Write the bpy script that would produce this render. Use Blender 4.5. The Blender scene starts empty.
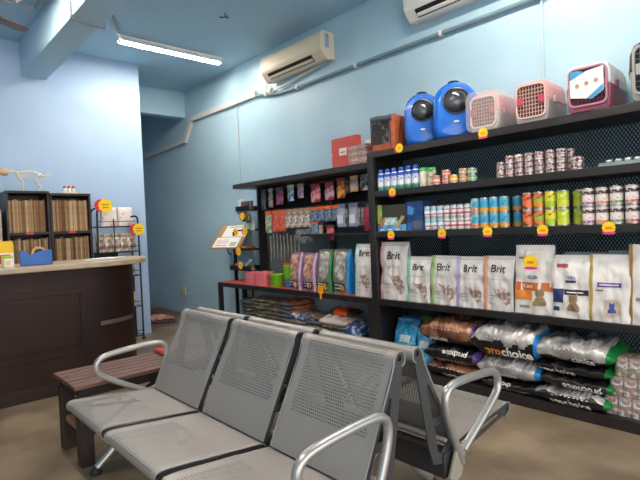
import bpy, bmesh, math, random
from math import sin, cos, pi, radians, sqrt, atan2
from mathutils import Vector, Matrix, noise
random.seed(7)
scene = bpy.context.scene
COL = scene.collection

# ------------------------------------------------------------------ materials
def lin(c):
    def f(v): return v/12.92 if v <= 0.04045 else ((v+0.055)/1.055)**2.4
    return (f(c[0]), f(c[1]), f(c[2]), 1.0)
def hx(s):
    return tuple(int(s[i:i+2], 16)/255 for i in (0, 2, 4))
MATS = {}
def mat(name, col, rough=0.5, metal=0.0, col2=None, scale=8.0, detail=3.0, emit=0.0, bump=0.0, bscale=None,
        spec=0.5, alpha=None, stretch=None, lo=0.35, hi=0.65, coat=0.0, coords='Object'):
    if name in MATS: return MATS[name]
    m = bpy.data.materials.new(name); m.use_nodes = True
    nt = m.node_tree; b = nt.nodes['Principled BSDF']
    c = lin(hx(col) if isinstance(col, str) else col)
    b.inputs['Base Color'].default_value = c
    b.inputs['Roughness'].default_value = rough
    b.inputs['Metallic'].default_value = metal
    b.inputs['Specular IOR Level'].default_value = spec
    b.inputs['Coat Weight'].default_value = coat
    if emit:
        b.inputs['Emission Color'].default_value = c
        b.inputs['Emission Strength'].default_value = emit
    if alpha is not None: b.inputs['Alpha'].default_value = alpha
    if col2 is not None or bump:
        tc = nt.nodes.new('ShaderNodeTexCoord'); mp = nt.nodes.new('ShaderNodeMapping')
        nt.links.new(tc.outputs[coords], mp.inputs['Vector'])
        if stretch: mp.inputs['Scale'].default_value = stretch
    if col2 is not None:
        n = nt.nodes.new('ShaderNodeTexNoise'); n.inputs['Scale'].default_value = scale; n.inputs['Detail'].default_value = detail
        nt.links.new(mp.outputs[0], n.inputs['Vector'])
        r = nt.nodes.new('ShaderNodeValToRGB')
        r.color_ramp.elements[0].position = lo; r.color_ramp.elements[1].position = hi
        r.color_ramp.elements[0].color = c
        r.color_ramp.elements[1].color = lin(hx(col2) if isinstance(col2, str) else col2)
        nt.links.new(n.outputs['Fac'], r.inputs[0]); nt.links.new(r.outputs[0], b.inputs['Base Color'])
    if bump:
        n2 = nt.nodes.new('ShaderNodeTexNoise'); n2.inputs['Scale'].default_value = bscale or scale*2; n2.inputs['Detail'].default_value = 4
        nt.links.new(mp.outputs[0], n2.inputs['Vector'])
        bp = nt.nodes.new('ShaderNodeBump'); bp.inputs['Strength'].default_value = bump; bp.inputs['Distance'].default_value = 0.01
        nt.links.new(n2.outputs['Fac'], bp.inputs['Height']); nt.links.new(bp.outputs[0], b.inputs['Normal'])
    MATS[name] = m
    return m
def mnode(nt, op, a, b=None, c=None):
    n = nt.nodes.new('ShaderNodeMath'); n.operation = op
    for i, v in enumerate((a, b, c)):
        if v is None: continue
        if isinstance(v, (int, float)): n.inputs[i].default_value = v
        else: nt.links.new(v, n.inputs[i])
    return n.outputs[0]
def perforated(name, col, rough, metal, pitch, rad, u0, u1, v0, v1, slot=1.0):
    m = mat(name, col, rough, metal, bump=0.03, bscale=60)
    nt = m.node_tree; b = nt.nodes['Principled BSDF']
    uv = nt.nodes.new('ShaderNodeUVMap'); sp = nt.nodes.new('ShaderNodeSeparateXYZ'); nt.links.new(uv.outputs[0], sp.inputs[0])
    u, v = sp.outputs[0], sp.outputs[1]
    vr = mnode(nt, 'DIVIDE', v, pitch*slot)
    row = mnode(nt, 'FLOOR', vr)
    off = mnode(nt, 'MULTIPLY', mnode(nt, 'FLOORED_MODULO', row, 2.0), 0.5)
    ur = mnode(nt, 'ADD', mnode(nt, 'DIVIDE', u, pitch), off)
    dx = mnode(nt, 'SUBTRACT', mnode(nt, 'FRACT', ur), 0.5)
    dy = mnode(nt, 'SUBTRACT', mnode(nt, 'FRACT', vr), 0.5)
    d = mnode(nt, 'SQRT', mnode(nt, 'ADD', mnode(nt, 'MULTIPLY', dx, dx), mnode(nt, 'MULTIPLY', dy, dy)))
    hole = mnode(nt, 'LESS_THAN', d, rad)
    for s, lim, op in ((u, u0, 'GREATER_THAN'), (u, u1, 'LESS_THAN'), (v, v0, 'GREATER_THAN'), (v, v1, 'LESS_THAN')):
        hole = mnode(nt, 'MULTIPLY', hole, mnode(nt, op, s, lim))
    nt.links.new(mnode(nt, 'SUBTRACT', 1.0, hole), b.inputs['Alpha'])
    return m
def diamond_mesh(name, col, pw, ph, wire):
    m = mat(name, col, 0.5, 0.3)
    nt = m.node_tree; b = nt.nodes['Principled BSDF']
    tc = nt.nodes.new('ShaderNodeTexCoord'); sp = nt.nodes.new('ShaderNodeSeparateXYZ'); nt.links.new(tc.outputs['Object'], sp.inputs[0])
    x = mnode(nt, 'DIVIDE', sp.outputs[0], pw); z = mnode(nt, 'DIVIDE', sp.outputs[2], ph)
    hole = None
    for op in ('ADD', 'SUBTRACT'):
        f = mnode(nt, 'FRACT', mnode(nt, op, x, z))
        h = mnode(nt, 'MULTIPLY', mnode(nt, 'GREATER_THAN', f, wire), mnode(nt, 'LESS_THAN', f, 1-wire))
        hole = h if hole is None else mnode(nt, 'MULTIPLY', hole, h)
    nt.links.new(mnode(nt, 'SUBTRACT', 1.0, hole), b.inputs['Alpha'])
    return m
def clear_film(name, col='ffffff', a=0.25, rough=0.15):
    m = mat(name, col, rough, 0.0, alpha=a, spec=0.9, bump=0.6, bscale=30)
    return m
def banded(name, bands, rough=0.35, metal=0.0, blot=None, bscale=60, lo=.5, hi=.55):
    """printed label: colours by height (generated z), with blotches of a second colour"""
    if name in MATS: return MATS[name]
    m = mat(name, bands[0][1], rough, metal)
    nt = m.node_tree; b = nt.nodes['Principled BSDF']
    tc = nt.nodes.new('ShaderNodeTexCoord'); sp = nt.nodes.new('ShaderNodeSeparateXYZ'); nt.links.new(tc.outputs['Generated'], sp.inputs[0])
    r = nt.nodes.new('ShaderNodeValToRGB'); r.color_ramp.interpolation = 'CONSTANT'
    el = r.color_ramp.elements
    el[0].position = 0; el[0].color = lin(hx(bands[0][1]))
    el[1].position = bands[1][0]; el[1].color = lin(hx(bands[1][1]))
    for p, c in bands[2:]:
        e = el.new(p); e.color = lin(hx(c))
    nt.links.new(sp.outputs[2], r.inputs[0])
    out = r.outputs[0]
    if blot:
        n = nt.nodes.new('ShaderNodeTexNoise'); n.inputs['Scale'].default_value = bscale; n.inputs['Detail'].default_value = 1
        nt.links.new(tc.outputs['Object'], n.inputs['Vector'])
        rr = nt.nodes.new('ShaderNodeValToRGB'); rr.color_ramp.elements[0].position = lo; rr.color_ramp.elements[1].position = hi
        nt.links.new(n.outputs['Fac'], rr.inputs[0])
        mx = nt.nodes.new('ShaderNodeMix'); mx.data_type = 'RGBA'
        nt.links.new(rr.outputs[0], mx.inputs[0]); nt.links.new(out, mx.inputs[6]); mx.inputs[7].default_value = lin(hx(blot))
        out = mx.outputs[2]
    nt.links.new(out, b.inputs['Base Color'])
    return m

# ------------------------------------------------------------------ geometry
class MB:
    def __init__(s): s.v = []; s.f = []; s.m = []; s.uv = None
    def add(s, verts, faces, mi=0):
        o = len(s.v); s.v += [tuple(p) for p in verts]
        for f in faces: s.f.append(tuple(i+o for i in f)); s.m.append(mi)
        return s
    def box(s, x0, x1, y0, y1, z0, z1, mi=0):
        v = [(x0,y0,z0),(x1,y0,z0),(x1,y1,z0),(x0,y1,z0),(x0,y0,z1),(x1,y0,z1),(x1,y1,z1),(x0,y1,z1)]
        return s.add(v, [(3,2,1,0),(4,5,6,7),(0,1,5,4),(1,2,6,5),(2,3,7,6),(3,0,4,7)], mi)
    def tube(s, path, r, n=10, closed=False, mi=0, caps=True):
        P = [Vector(p) for p in path]; N = len(P); rings = []
        up = None
        for i, p in enumerate(P):
            if closed: t = P[(i+1) % N]-P[i-1]
            else: t = P[min(i+1, N-1)]-P[max(i-1, 0)]
            t.normalize()
            if up is None:
                a = Vector((0,0,1)) if abs(t.z) < .9 else Vector((1,0,0))
                up = (a-t*a.dot(t)).normalized()
            else:
                up = up-t*up.dot(t)
                if up.length < 1e-6: up = Vector((0,1,0))
                up.normalize()
            sd = t.cross(up)
            rr = r[i] if isinstance(r, (list, tuple)) else r
            rings.append([p+up*cos(2*pi*k/n)*rr+sd*sin(2*pi*k/n)*rr for k in range(n)])
        v = [q for ring in rings for q in ring]; f = []
        for i in range(N if closed else N-1):
            j = (i+1) % N
            for k in range(n): f.append((i*n+k, i*n+(k+1) % n, j*n+(k+1) % n, j*n+k))
        if not closed and caps:
            f.append(tuple(range(n))[::-1]); f.append(tuple((N-1)*n+k for k in range(n)))
        return s.add(v, f, mi)
    def lathe(s, prof, n=20, c=(0,0,0), axis='z', mi=0, caps=True):
        v = []; f = []
        for r, z in prof:
            for k in range(n):
                a = 2*pi*k/n
                if axis == 'z': v.append((c[0]+r*cos(a), c[1]+r*sin(a), c[2]+z))
                elif axis == 'y': v.append((c[0]+r*cos(a), c[1]+z, c[2]+r*sin(a)))
                else: v.append((c[0]+z, c[1]+r*cos(a), c[2]+r*sin(a)))
        for i in range(len(prof)-1):
            for k in range(n): f.append((i*n+k, i*n+(k+1) % n, (i+1)*n+(k+1) % n, (i+1)*n+k))
        if caps:
            f.append(tuple(range(n))[::-1]); f.append(tuple((len(prof)-1)*n+k for k in range(n)))
        return s.add(v, f, mi)
    def grid(s, fn, us, vs, mi=0, wrap=False):
        v = [fn(u, w) for w in vs for u in us]; nu = len(us); f = []
        for j in range(len(vs)-1):
            for i in range(nu if wrap else nu-1):
                a = j*nu+i; b = j*nu+(i+1) % nu
                f.append((a, b, b+nu, a+nu))
        return s.add(v, f, mi)
    def loft(s, rings, mi=0, caps=True):
        n = len(rings[0]); v = [p for r in rings for p in r]; f = []
        for i in range(len(rings)-1):
            for k in range(n): f.append((i*n+k, i*n+(k+1) % n, (i+1)*n+(k+1) % n, (i+1)*n+k))
        if caps:
            f.append(tuple(range(n))[::-1]); f.append(tuple((len(rings)-1)*n+k for k in range(n)))
        return s.add(v, f, mi)
    def prism(s, poly, a, b, axis='x', mi=0):
        def P(p, t):
            if axis == 'x': return (t, p[0], p[1])
            if axis == 'y': return (p[0], t, p[1])
            return (p[0], p[1], t)
        return s.loft([[P(p, a) for p in poly], [P(p, b) for p in poly]], mi)
    def build(s, name, mats, parent=None, smooth=False, bevel=0, loc=None, rot=None, angle=40):
        me = bpy.data.meshes.new(name); me.from_pydata(s.v, [], s.f)
        if not isinstance(mats, (list, tuple)): mats = [mats]
        for m in mats: me.materials.append(m)
        me.polygons.foreach_set('material_index', s.m)
        bm = bmesh.new(); bm.from_mesh(me); bmesh.ops.recalc_face_normals(bm, faces=bm.faces)
        bm.to_mesh(me); bm.free()
        if s.uv:
            l = me.uv_layers.new(name='UVMap')
            for lp in me.loops: l.data[lp.index].uv = s.uv[lp.vertex_index]
        if smooth:
            me.polygons.foreach_set('use_smooth', [True]*len(me.polygons))
            me.set_sharp_from_angle(angle=radians(angle))
        me.update()
        o = bpy.data.objects.new(name, me); COL.objects.link(o)
        if parent: o.parent = parent
        if loc: o.location = loc
        if rot: o.rotation_euler = rot
        if bevel:
            b = o.modifiers.new('bevel', 'BEVEL'); b.width = bevel; b.segments = 2; b.limit_method = 'ANGLE'
        return o
def tag(o, label, cat, group=None, kind=None):
    if label: o['label'] = label
    if cat: o['category'] = cat
    if group: o['group'] = group
    if kind: o['kind'] = kind
    return o
def thing(name, label, cat, loc=(0,0,0), rz=0, group=None, rot=None):
    o = bpy.data.objects.new(name, None); COL.objects.link(o); o.empty_display_size = 0.05
    o.location = loc; o.rotation_euler = rot if rot else (0, 0, rz)
    return tag(o, label, cat, group)
def kids(o): return [c for c in list(COL.objects) if c.parent == o]
def copy_tree(o, parent=None):
    c = o.copy(); COL.objects.link(c)
    if parent: c.parent = parent
    for k in CH.get(o.name, None) or kids(o): copy_tree(k, c)
    return c
CH = {}
def dup(o, loc, rz=0, label=None, group=None, rot=None):
    c = copy_tree(o); c.location = loc; c.rotation_euler = rot if rot else (0, 0, rz)
    if label: c['label'] = label
    if group: c['group'] = group
    return c
def struct(o): o['kind'] = 'structure'; return o
def chaikin(p, it=2, closed=False):
    for _ in range(it):
        q = [] if closed else [p[0]]
        n = len(p)
        for i in range(n if closed else n-1):
            a = Vector(p[i]); b = Vector(p[(i+1) % n])
            q += [tuple(a*.75+b*.25), tuple(a*.25+b*.75)]
        if not closed: q.append(p[-1])
        p = q
    return p
def rrect(w, h, r, cx=0, cy=0, n=4):
    out = []
    for (sx, sy, a0) in ((1,1,0), (-1,1,90), (-1,-1,180), (1,-1,270)):
        for k in range(n+1):
            a = radians(a0+90*k/n)
            out.append((cx+sx*(w/2-r)+r*cos(a), cy+sy*(h/2-r)+r*sin(a)))
    return out
def holed(poly, holes, thick):
    """flat plate with holes, in its own xy plane, as (verts, faces)"""
    cu = bpy.data.curves.new('tmp', 'CURVE'); cu.dimensions = '2D'; cu.fill_mode = 'BOTH'; cu.extrude = thick/2
    for L in [poly]+holes:
        sp = cu.splines.new('POLY'); sp.points.add(len(L)-1); sp.use_cyclic_u = True
        for p, q in zip(sp.points, L): p.co = (q[0], q[1], 0, 1)
    return eval_curve(cu)
def eval_curve(cu):
    ob = bpy.data.objects.new('tmp', cu); COL.objects.link(ob)
    dg = bpy.context.evaluated_depsgraph_get(); dg.update()
    me = ob.evaluated_get(dg).to_mesh()
    v = [tuple(x.co) for x in me.vertices]; f = [tuple(p.vertices) for p in me.polygons]
    ob.evaluated_get(dg).to_mesh_clear()
    bpy.data.objects.remove(ob); bpy.data.curves.remove(cu)
    return v, f
TX = {}
def text2d(s, size=1.0, bold=0.0, shear=0.0):
    k = (s, bold, shear)
    if k not in TX:
        cu = bpy.data.curves.new('tmp', 'FONT'); cu.body = s; cu.size = 1.0; cu.offset = bold; cu.shear = shear
        cu.align_x = 'CENTER'; cu.align_y = 'CENTER'; cu.resolution_u = 3
        TX[k] = eval_curve(cu)
    v, f = TX[k]
    return [(p[0]*size, p[1]*size) for p in v], f
def text_on(s, size, fn, name, m, parent, bold=0.02, flip=False, shear=0.0):
    v, f = text2d(s, size, bold, shear)
    if flip: v = [(-a, -b) for a, b in v]
    return MB().add([fn(a, b) for a, b in v], f).build(name, m, parent)
ORD = ['first','second','third','fourth','fifth','sixth','seventh','eighth','ninth','tenth','eleventh','twelfth']

# common materials
BLACK = mat('black_powder_coat', '1d1d1f', 0.45, col2='29292c', scale=30)
STEEL = mat('chair_painted_steel', '999692', 0.40, 0.3)
PLATE = mat('chair_side_plate', '46484a', 0.45, 0.3)
CHROME = mat('armrest_satin_metal', 'b0b0ac', 0.3, 0.65)
WHITE = mat('white_plastic', 'e8e6e2', 0.4)
PAPER = mat('paper_white', 'efeeea', 0.7)
DARK = mat('dark_gap', '0b0b0c', 0.7)
YEL = mat('tag_yellow', 'f7d21a', 0.6); RED = mat('tag_red', 'd8232f', 0.6); PNK = mat('tag_magenta', 'e2338c', 0.6)
ORG = mat('tag_orange', 'ee8a1c', 0.6)
INK = mat('ink_black', '15151a', 0.5)
TIN = mat('tin_metal', 'b9bbbd', 0.28, 0.95)
# ------------------------------------------------------------------ camera
CAM_H = 1.25
f_px, roll, pitch, th = 492.0, 0.04157, -0.02522, 0.73474
d0 = Vector((-cos(th), sin(th), 0)); r0 = Vector((d0.y, -d0.x, 0)); u0 = Vector((0,0,1))
dd = d0*cos(pitch)+u0*sin(pitch); uu = u0*cos(pitch)-d0*sin(pitch)
Rv = r0*cos(roll)-uu*sin(roll); Uv = uu*cos(roll)+r0*sin(roll)
cd = bpy.data.cameras.new('camera'); cd.sensor_width = 36; cd.lens = f_px/640*36; cd.clip_start = 0.02
cam = bpy.data.objects.new('camera', cd); COL.objects.link(cam)
cam.matrix_world = Matrix(((Rv.x, Uv.x, -dd.x, 0), (Rv.y, Uv.y, -dd.y, 0), (Rv.z, Uv.z, -dd.z, CAM_H), (0,0,0,1)))
scene.camera = cam

# ------------------------------------------------------------------ room
XL, YR, ZC = -6.09, 3.58, 3.38
W_R = mat('wall_paint_cyan', 'b0d2e2', 0.55, col2='a8ccde', scale=2.2, bump=0.06, bscale=40)
W_B = mat('wall_paint_blue', 'a9c6e4', 0.6, col2='a3c1e0', scale=1.6, bump=0.05, bscale=40)
CEIL = mat('ceiling_paint', 'a0c3d9', 0.7, col2='a5c8dc', scale=1.5)
m = MB().box(-9.2, 2.2, -3.2, YR+.15, -0.12, 0)
FLOOR = mat('floor_concrete', '776a59', 0.4, col2='988a76', scale=3.2, detail=6, bump=0.08, bscale=14, lo=.38, hi=.66)
def floor_nodes():
    nt = FLOOR.node_tree; b = nt.nodes['Principled BSDF']
    tc = nt.nodes.new('ShaderNodeTexCoord')
    n = nt.nodes.new('ShaderNodeTexNoise'); n.inputs['Scale'].default_value = 0.9; n.inputs['Detail'].default_value = 5
    nt.links.new(tc.outputs['Object'], n.inputs['Vector'])
    r = nt.nodes.new('ShaderNodeValToRGB'); r.color_ramp.elements[0].position = .35; r.color_ramp.elements[1].position = .7
    r.color_ramp.elements[0].color = (.70,.68,.64,1); r.color_ramp.elements[1].color = (1.12,1.10,1.05,1)
    nt.links.new(n.outputs['Fac'], r.inputs[0])
    br = nt.nodes.new('ShaderNodeTexBrick'); br.offset = 0; br.inputs['Scale'].default_value = 1.0
    br.inputs['Brick Width'].default_value = 1.2; br.inputs['Row Height'].default_value = 1.2; br.inputs['Mortar Size'].default_value = 0.004
    br.inputs['Color1'].default_value = br.inputs['Color2'].default_value = (1,1,1,1); br.inputs['Mortar'].default_value = (.88,.87,.85,1)
    nt.links.new(tc.outputs['Object'], br.inputs['Vector'])
    old = b.inputs['Base Color'].links[0].from_socket
    for src in (r.outputs[0], br.outputs['Color']):
        mx = nt.nodes.new('ShaderNodeMix'); mx.data_type = 'RGBA'; mx.blend_type = 'MULTIPLY'; mx.inputs[0].default_value = 1
        nt.links.new(old, mx.inputs[6]); nt.links.new(src, mx.inputs[7]); old = mx.outputs[2]
    nt.links.new(old, b.inputs['Base Color'])
floor_nodes()
struct(m.build('floor', FLOOR))
struct(MB().box(-9.2, 2.2, -3.2, YR+.15, ZC, ZC+.12).build('ceiling', CEIL))
struct(MB().box(-9.2, 2.2, YR, YR+.15, 0, ZC).build('wall_right', W_R))
struct(MB().box(XL-.12, XL, -3.2, 2.55, 0, ZC).build('wall_left', W_B))
struct(MB().box(-8.95, -8.8, 1.4, YR, 0, ZC).build('wall_back', W_B))
struct(MB().box(-8.8, XL-.12, 1.4, 1.5, 0, ZC).build('wall_passage', W_B))
struct(MB().box(-8.8, 2.2, -3.3, -3.2, 0, ZC).build('wall_front', W_R))
struct(MB().box(-7.05, -6.9, 1.5, YR, 3.0, ZC).build('wall_lintel', W_R))
BEAM = mat('beam_paint', 'a9cade', 0.6)
struct(MB().box(XL, 2.2, 1.25, 1.50, 3.02, ZC).build('ceiling_beam', BEAM, bevel=.006))
# shopfront opening towards the street (behind the camera): two piers leave a wide window
struct(MB().box(2.05, 2.2, -3.2, YR, 2.6, ZC).build('wall_shopfront', W_R))

# ------------------------------------------------------------------ lights
TUBE = mat('lit_tube', 'ffeedd', 0.5, emit=1.0)
TUBE.node_tree.nodes['Principled BSDF'].inputs['Emission Strength'].default_value = 150
FIX = mat('fixture_white', 'f2f2ee', 0.5)
def tube_light(loc, rz, label, lamps=1):
    t = thing('ceiling_light', label, 'ceiling light', loc, rz, None)
    # runs along local y, hangs from z=0 downwards
    MB().box(-.03,.03,-.62,.62,-.03,-.001).build('housing', FIX, t, bevel=.003)
    MB().prism([(-.02,-.031),(.02,-.031),(.05,-.045),(.055,-.074),(.052,-.074),(.046,-.047),(.02,-.035),(-.02,-.035),(-.046,-.047),(-.052,-.074),(-.055,-.074),(-.05,-.045)], -.61, .61, 'y').build('reflector', FIX, t)
    MB().tube([(0,-.59,-.062),(0,.59,-.062)], .014, 12).build('tube', TUBE, t, smooth=True)
    for s in (-1, 1):
        MB().box(-.018, .018, s*.605-.012, s*.605+.012, -.08, -.03).build('lamp_holder', FIX, t, bevel=.003)
    return t
tube_light((-5.27, 2.63, ZC-.002), 0, 'lit fluorescent tube light on the ceiling beside the beam')
tube_light((-1.3, 2.55, ZC-.002), radians(90), 'fluorescent tube light on the ceiling in front of the tall shelves')
tube_light((-4.0, 0.75, ZC-.002), radians(90), 'fluorescent tube light on the ceiling on the counter side of the beam')
tube_light((-1.2, 0.1, ZC-.002), radians(90), 'fluorescent tube light on the ceiling above the silver seats')

# ceiling conduits, fan blade, sensor
PIPE = mat('pipe_grey', '8d9396', 0.5); PIPEW = mat('trunking_white', 'c9cdcc', 0.5)
MB().tube([(-5.03,.60,3.352),(-5.03,1.18,3.352),(-4.0,1.2,3.352)], .016, 8).build('pipe', PIPE); 
tag(bpy.data.objects['pipe'], 'grey conduit with a bend on the ceiling left of the beam', 'conduit')
o = MB().lathe([(.05,0),(.05,-.02),(.035,-.035),(.012,-.04),(.012,-.06)], 16, (-4.93,1.02,3.379)).build('smoke_detector', WHITE, smooth=True)
tag(o, 'small round white detector on the ceiling beside the left conduit', 'smoke detector')
p = [(-4.22,1.235,3.375),(-4.22,1.235,3.02),(-4.22,1.235,3.008),(-4.24,1.27,3.0),(-4.28,1.52,3.0),(-4.28,1.53,3.36),(-5.2,1.98,3.36)]
tag(MB().tube(p, .012, 8).build('pipe', PIPE), 'grey conduit wrapping round the beam towards the lit tube', 'conduit')
fan = thing('ceiling_fan', 'ceiling fan with brown blades at the upper left corner', 'fan', (-4.75, .50, 0))
FANB = mat('fan_blade_brown', '6d5040', 0.4, col2='59402f', scale=10)
MB().lathe([(.06,3.379),(.06,3.34),(.015,3.33),(.015,3.2),(.10,3.19),(.13,3.15),(.13,3.11),(.08,3.08)], 20).build('motor', WHITE, fan, smooth=True)
for a in (117, 237, 357):
    c, s = cos(radians(a)), sin(radians(a)); m = MB()
    pts = [(.12,-.03),(.2,-.06),(.62,-.075),(.68,-.03),(.68,.05),(.62,.07),(.2,.05),(.12,.03)]
    m.prism([(x*c-y*s, x*s+y*c) for x, y in pts], 3.135, 3.143, 'z')
    m.build('blade', FANB, fan)
hk = MB().tube([(-4.163,2.637,3.379),(-4.163,2.637,3.34),(-4.14,2.65,3.325),(-4.12,2.64,3.34)], .006, 6)
hk.tube([(-4.163,2.637,3.345),(-4.19,2.62,3.34),(-4.21,2.60,3.35)], .006, 6)
tag(hk.build('ceiling_hook', mat('hook_dark', '3b3d40', .5)), 'small dark double hook in the ceiling right of the lit tube', 'hook')

# wall trunking and conduits on the right wall
y = YR-.03
tr = MB()
def seg(m, a, b, w, t):
    a = Vector(a); b = Vector(b); d = (b-a).normalized(); n = Vector((-d[1], d[0]))*w/2
    q = [a+n, b+n, b-n, a-n]
    m.prism([(p[0], p[1]) for p in q], YR-t, YR-.001, 'y')
seg(tr, (-8.75,2.60), (-6.86,2.655), .075, .045); seg(tr, (-6.9,2.63), (-6.64,2.95), .075, .046); seg(tr, (-6.66,2.93), (-5.0,2.925), .075, .045)
tag(tr.build('wall_trunking', PIPEW, bevel=.004), 'white cable trunking stepping up along the far end of the right wall', 'trunking')
c = thing('wall_pipe', 'long thin grey pipe running level under the air conditioners', 'pipe', (0,0,0))
MB().tube([(-4.98,YR-.03,2.905),(-4.6,YR-.03,2.83),(-4.3,YR-.03,2.812),(0.9,YR-.03,2.812)], .019, 10).build('pipe_run', mat('pipe_bluegrey', '6f8a96', .5), c, smooth=True)
for x in (-4.2, -3.3, -2.33, -1.5, -.6):
    MB().lathe([(.026,-.012),(.026,.012)], 10, (x, YR-.03, 2.812), 'x').build('pipe_clip', WHITE, c)
tag(MB().tube([(-1.515,YR-.010,2.80),(-1.515,YR-.010,1.90)], .009, 8).build('wall_conduit', mat('conduit_pale','b4ced4',.5)), 'pale vertical conduit on the wall behind the pink carrier', 'conduit')
cb = thing('hanging_cable', 'thin vertical cable with a plug by the left end of the low shelves', 'cable', (0,0,0))
MB().tube([(-5.45,YR-.01,2.90),(-5.45,YR-.01,1.66)], .006, 6).build('cord', PIPEW, cb)
MB().box(-5.49,-5.41,YR-.035,YR-.002,1.54,1.66).build('socket_box', WHITE, cb, bevel=.004)
MB().box(-5.475,-5.425,YR-.075,YR-.035,1.47,1.56).build('adapter', mat('adapter_blue','4b5fa0',.5), cb, bevel=.004)
s = thing('wall_socket', 'small white socket low on the wall in the passage', 'socket', (-7.19, YR, .335))
MB().box(-.05,.05,-.02,-.001,-.06,.06).build('face_plate', mat('socket_aged','c8c6bb',.5), s, bevel=.004)
MB().box(-.03,.02,-.05,-.02,-.05,.0).build('plug', mat('plug_grey','8c8c88',.5), s, bevel=.004)

# ------------------------------------------------------------------ air conditioners
def air_con(x0, x1, zb, body, label, emblem):
    t = thing('air_conditioner', label, 'air conditioner', ((x0+x1)/2, YR, zb)); L = (x1-x0)/2
    prof = [(-.002,.02),(-.002,.285),(-.15,.285),(-.185,.268),(-.2,.235),(-.2,.11),(-.19,.085),(-.12,.008),(-.09,0)]
    MB().prism(prof, -L, L, 'x').build('body', body, t, bevel=.005)
    # front cover panel slightly proud
    MB().prism([(-.196,.115),(-.2035,.12),(-.2035,.232),(-.187,.268),(-.18,.262)], -L+.03, L-.03, 'x').build('front_panel', body, t, bevel=.002)
    # outlet on the sloped underside
    def S(q, off):   # point on the slope between (-.19,.085) and (-.12,.008)
        a = Vector((-.19,.085)); b = Vector((-.12,.008)); n = Vector((-(a-b)[1], (a-b)[0])).normalized()
        if n[0] > 0: n = -n
        p = a+(b-a)*q+n*off; return (p[0], p[1])
    MB().prism([S(.12,.0015), S(.12,-.01), S(.85,-.01), S(.85,.0015)], -L+.10, L-.16, 'x').build('outlet', DARK, t)
    MB().prism([S(.5,.012), S(.46,.004), S(.72,.002), S(.74,.010)], -L+.11, L-.17, 'x').build('louver', body, t)
    k = 5
    m = MB()
    for i in range(k):
        x = -L+.2+i*(2*L-.4)/(k-1)
        m.prism([S(.15,.002), S(.15,-.008), S(.8,-.008), S(.8,.002)], x-.002, x+.002, 'x')
    m.build('outlet_fins', DARK, t)
    if emblem:
        MB().box(L, L+.0015, -.13,-.08,.12,.26).build('energy_sticker', mat('sticker_blue','5b7fb8',.5,col2='9fb4d4',scale=40), t)
    return t
air_con(-4.64, -3.62, 2.945, mat('aircon_beige', 'd9cdb4', 0.4), 'beige wall air conditioner with dark outlet slot', True)
air_con(-2.58, -1.30, 2.945, mat('aircon_white', 'd6d8d4', 0.4), 'white wall air conditioner cut off by the top of the photo', False)
rf = [(-4.9,YR-.03,2.92),(-4.85,YR-.06,2.97),(-4.72,YR-.08,2.985)]
r_ = thing('refrigerant_pipe', 'white pipe bend and valve under the left end of the beige air conditioner', 'pipe', (0,0,0))
MB().tube([(-4.75,YR-.05,2.975),(-4.74,YR-.05,2.90),(-4.70,YR-.05,2.86),(-4.3,YR-.04,2.90),(-3.72,YR-.035,2.955)], .013, 8).build('drain_hose', PIPEW, r_, smooth=True)
MB().lathe([(.0,-.03),(.035,-.03),(.035,.03),(.0,.03)], 12, (-4.66,YR-.05,2.87), 'x').build('junction', WHITE, r_, smooth=True)
MB().lathe([(.025,-.02),(.03,.02),(.02,.05)], 12, (-4.76,YR-.05,2.86), 'z').build('valve', WHITE, r_, smooth=True)
# ------------------------------------------------------------------ beam seating
SEATM = perforated('seat_perforated', '999692', 0.42, 0.3, 0.0115, 0.23, .04, .45, .07, .36)
BACKM = perforated('backrest_perforated', '999692', 0.42, 0.3, 0.0115, 0.25, .045, .445, .07, .395)
def sheet(prof, x0, x1, nx=13):
    m = MB(); L = [0]
    for a, b in zip(prof, prof[1:]): L.append(L[-1]+math.hypot(b[0]-a[0], b[1]-a[1]))
    m.uv = []
    vs = []; w = x1-x0
    for (y, z), l in zip(prof, L):
        for i in range(nx):
            u = i/(nx-1); vs.append((x0+w*u, y, z)); m.uv.append((w*u, l))
    f = [(j*nx+i, j*nx+i+1, (j+1)*nx+i+1, (j+1)*nx+i) for j in range(len(prof)-1) for i in range(nx-1)]
    return m.add(vs, f)
ARM = [(-.25,.33),(-.165,.52),(-.15,.60),(-.175,.637),(-.25,.645),(-.46,.632),(-.525,.615),(-.545,.57),(-.52,.52),(-.26,.375)]
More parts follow.
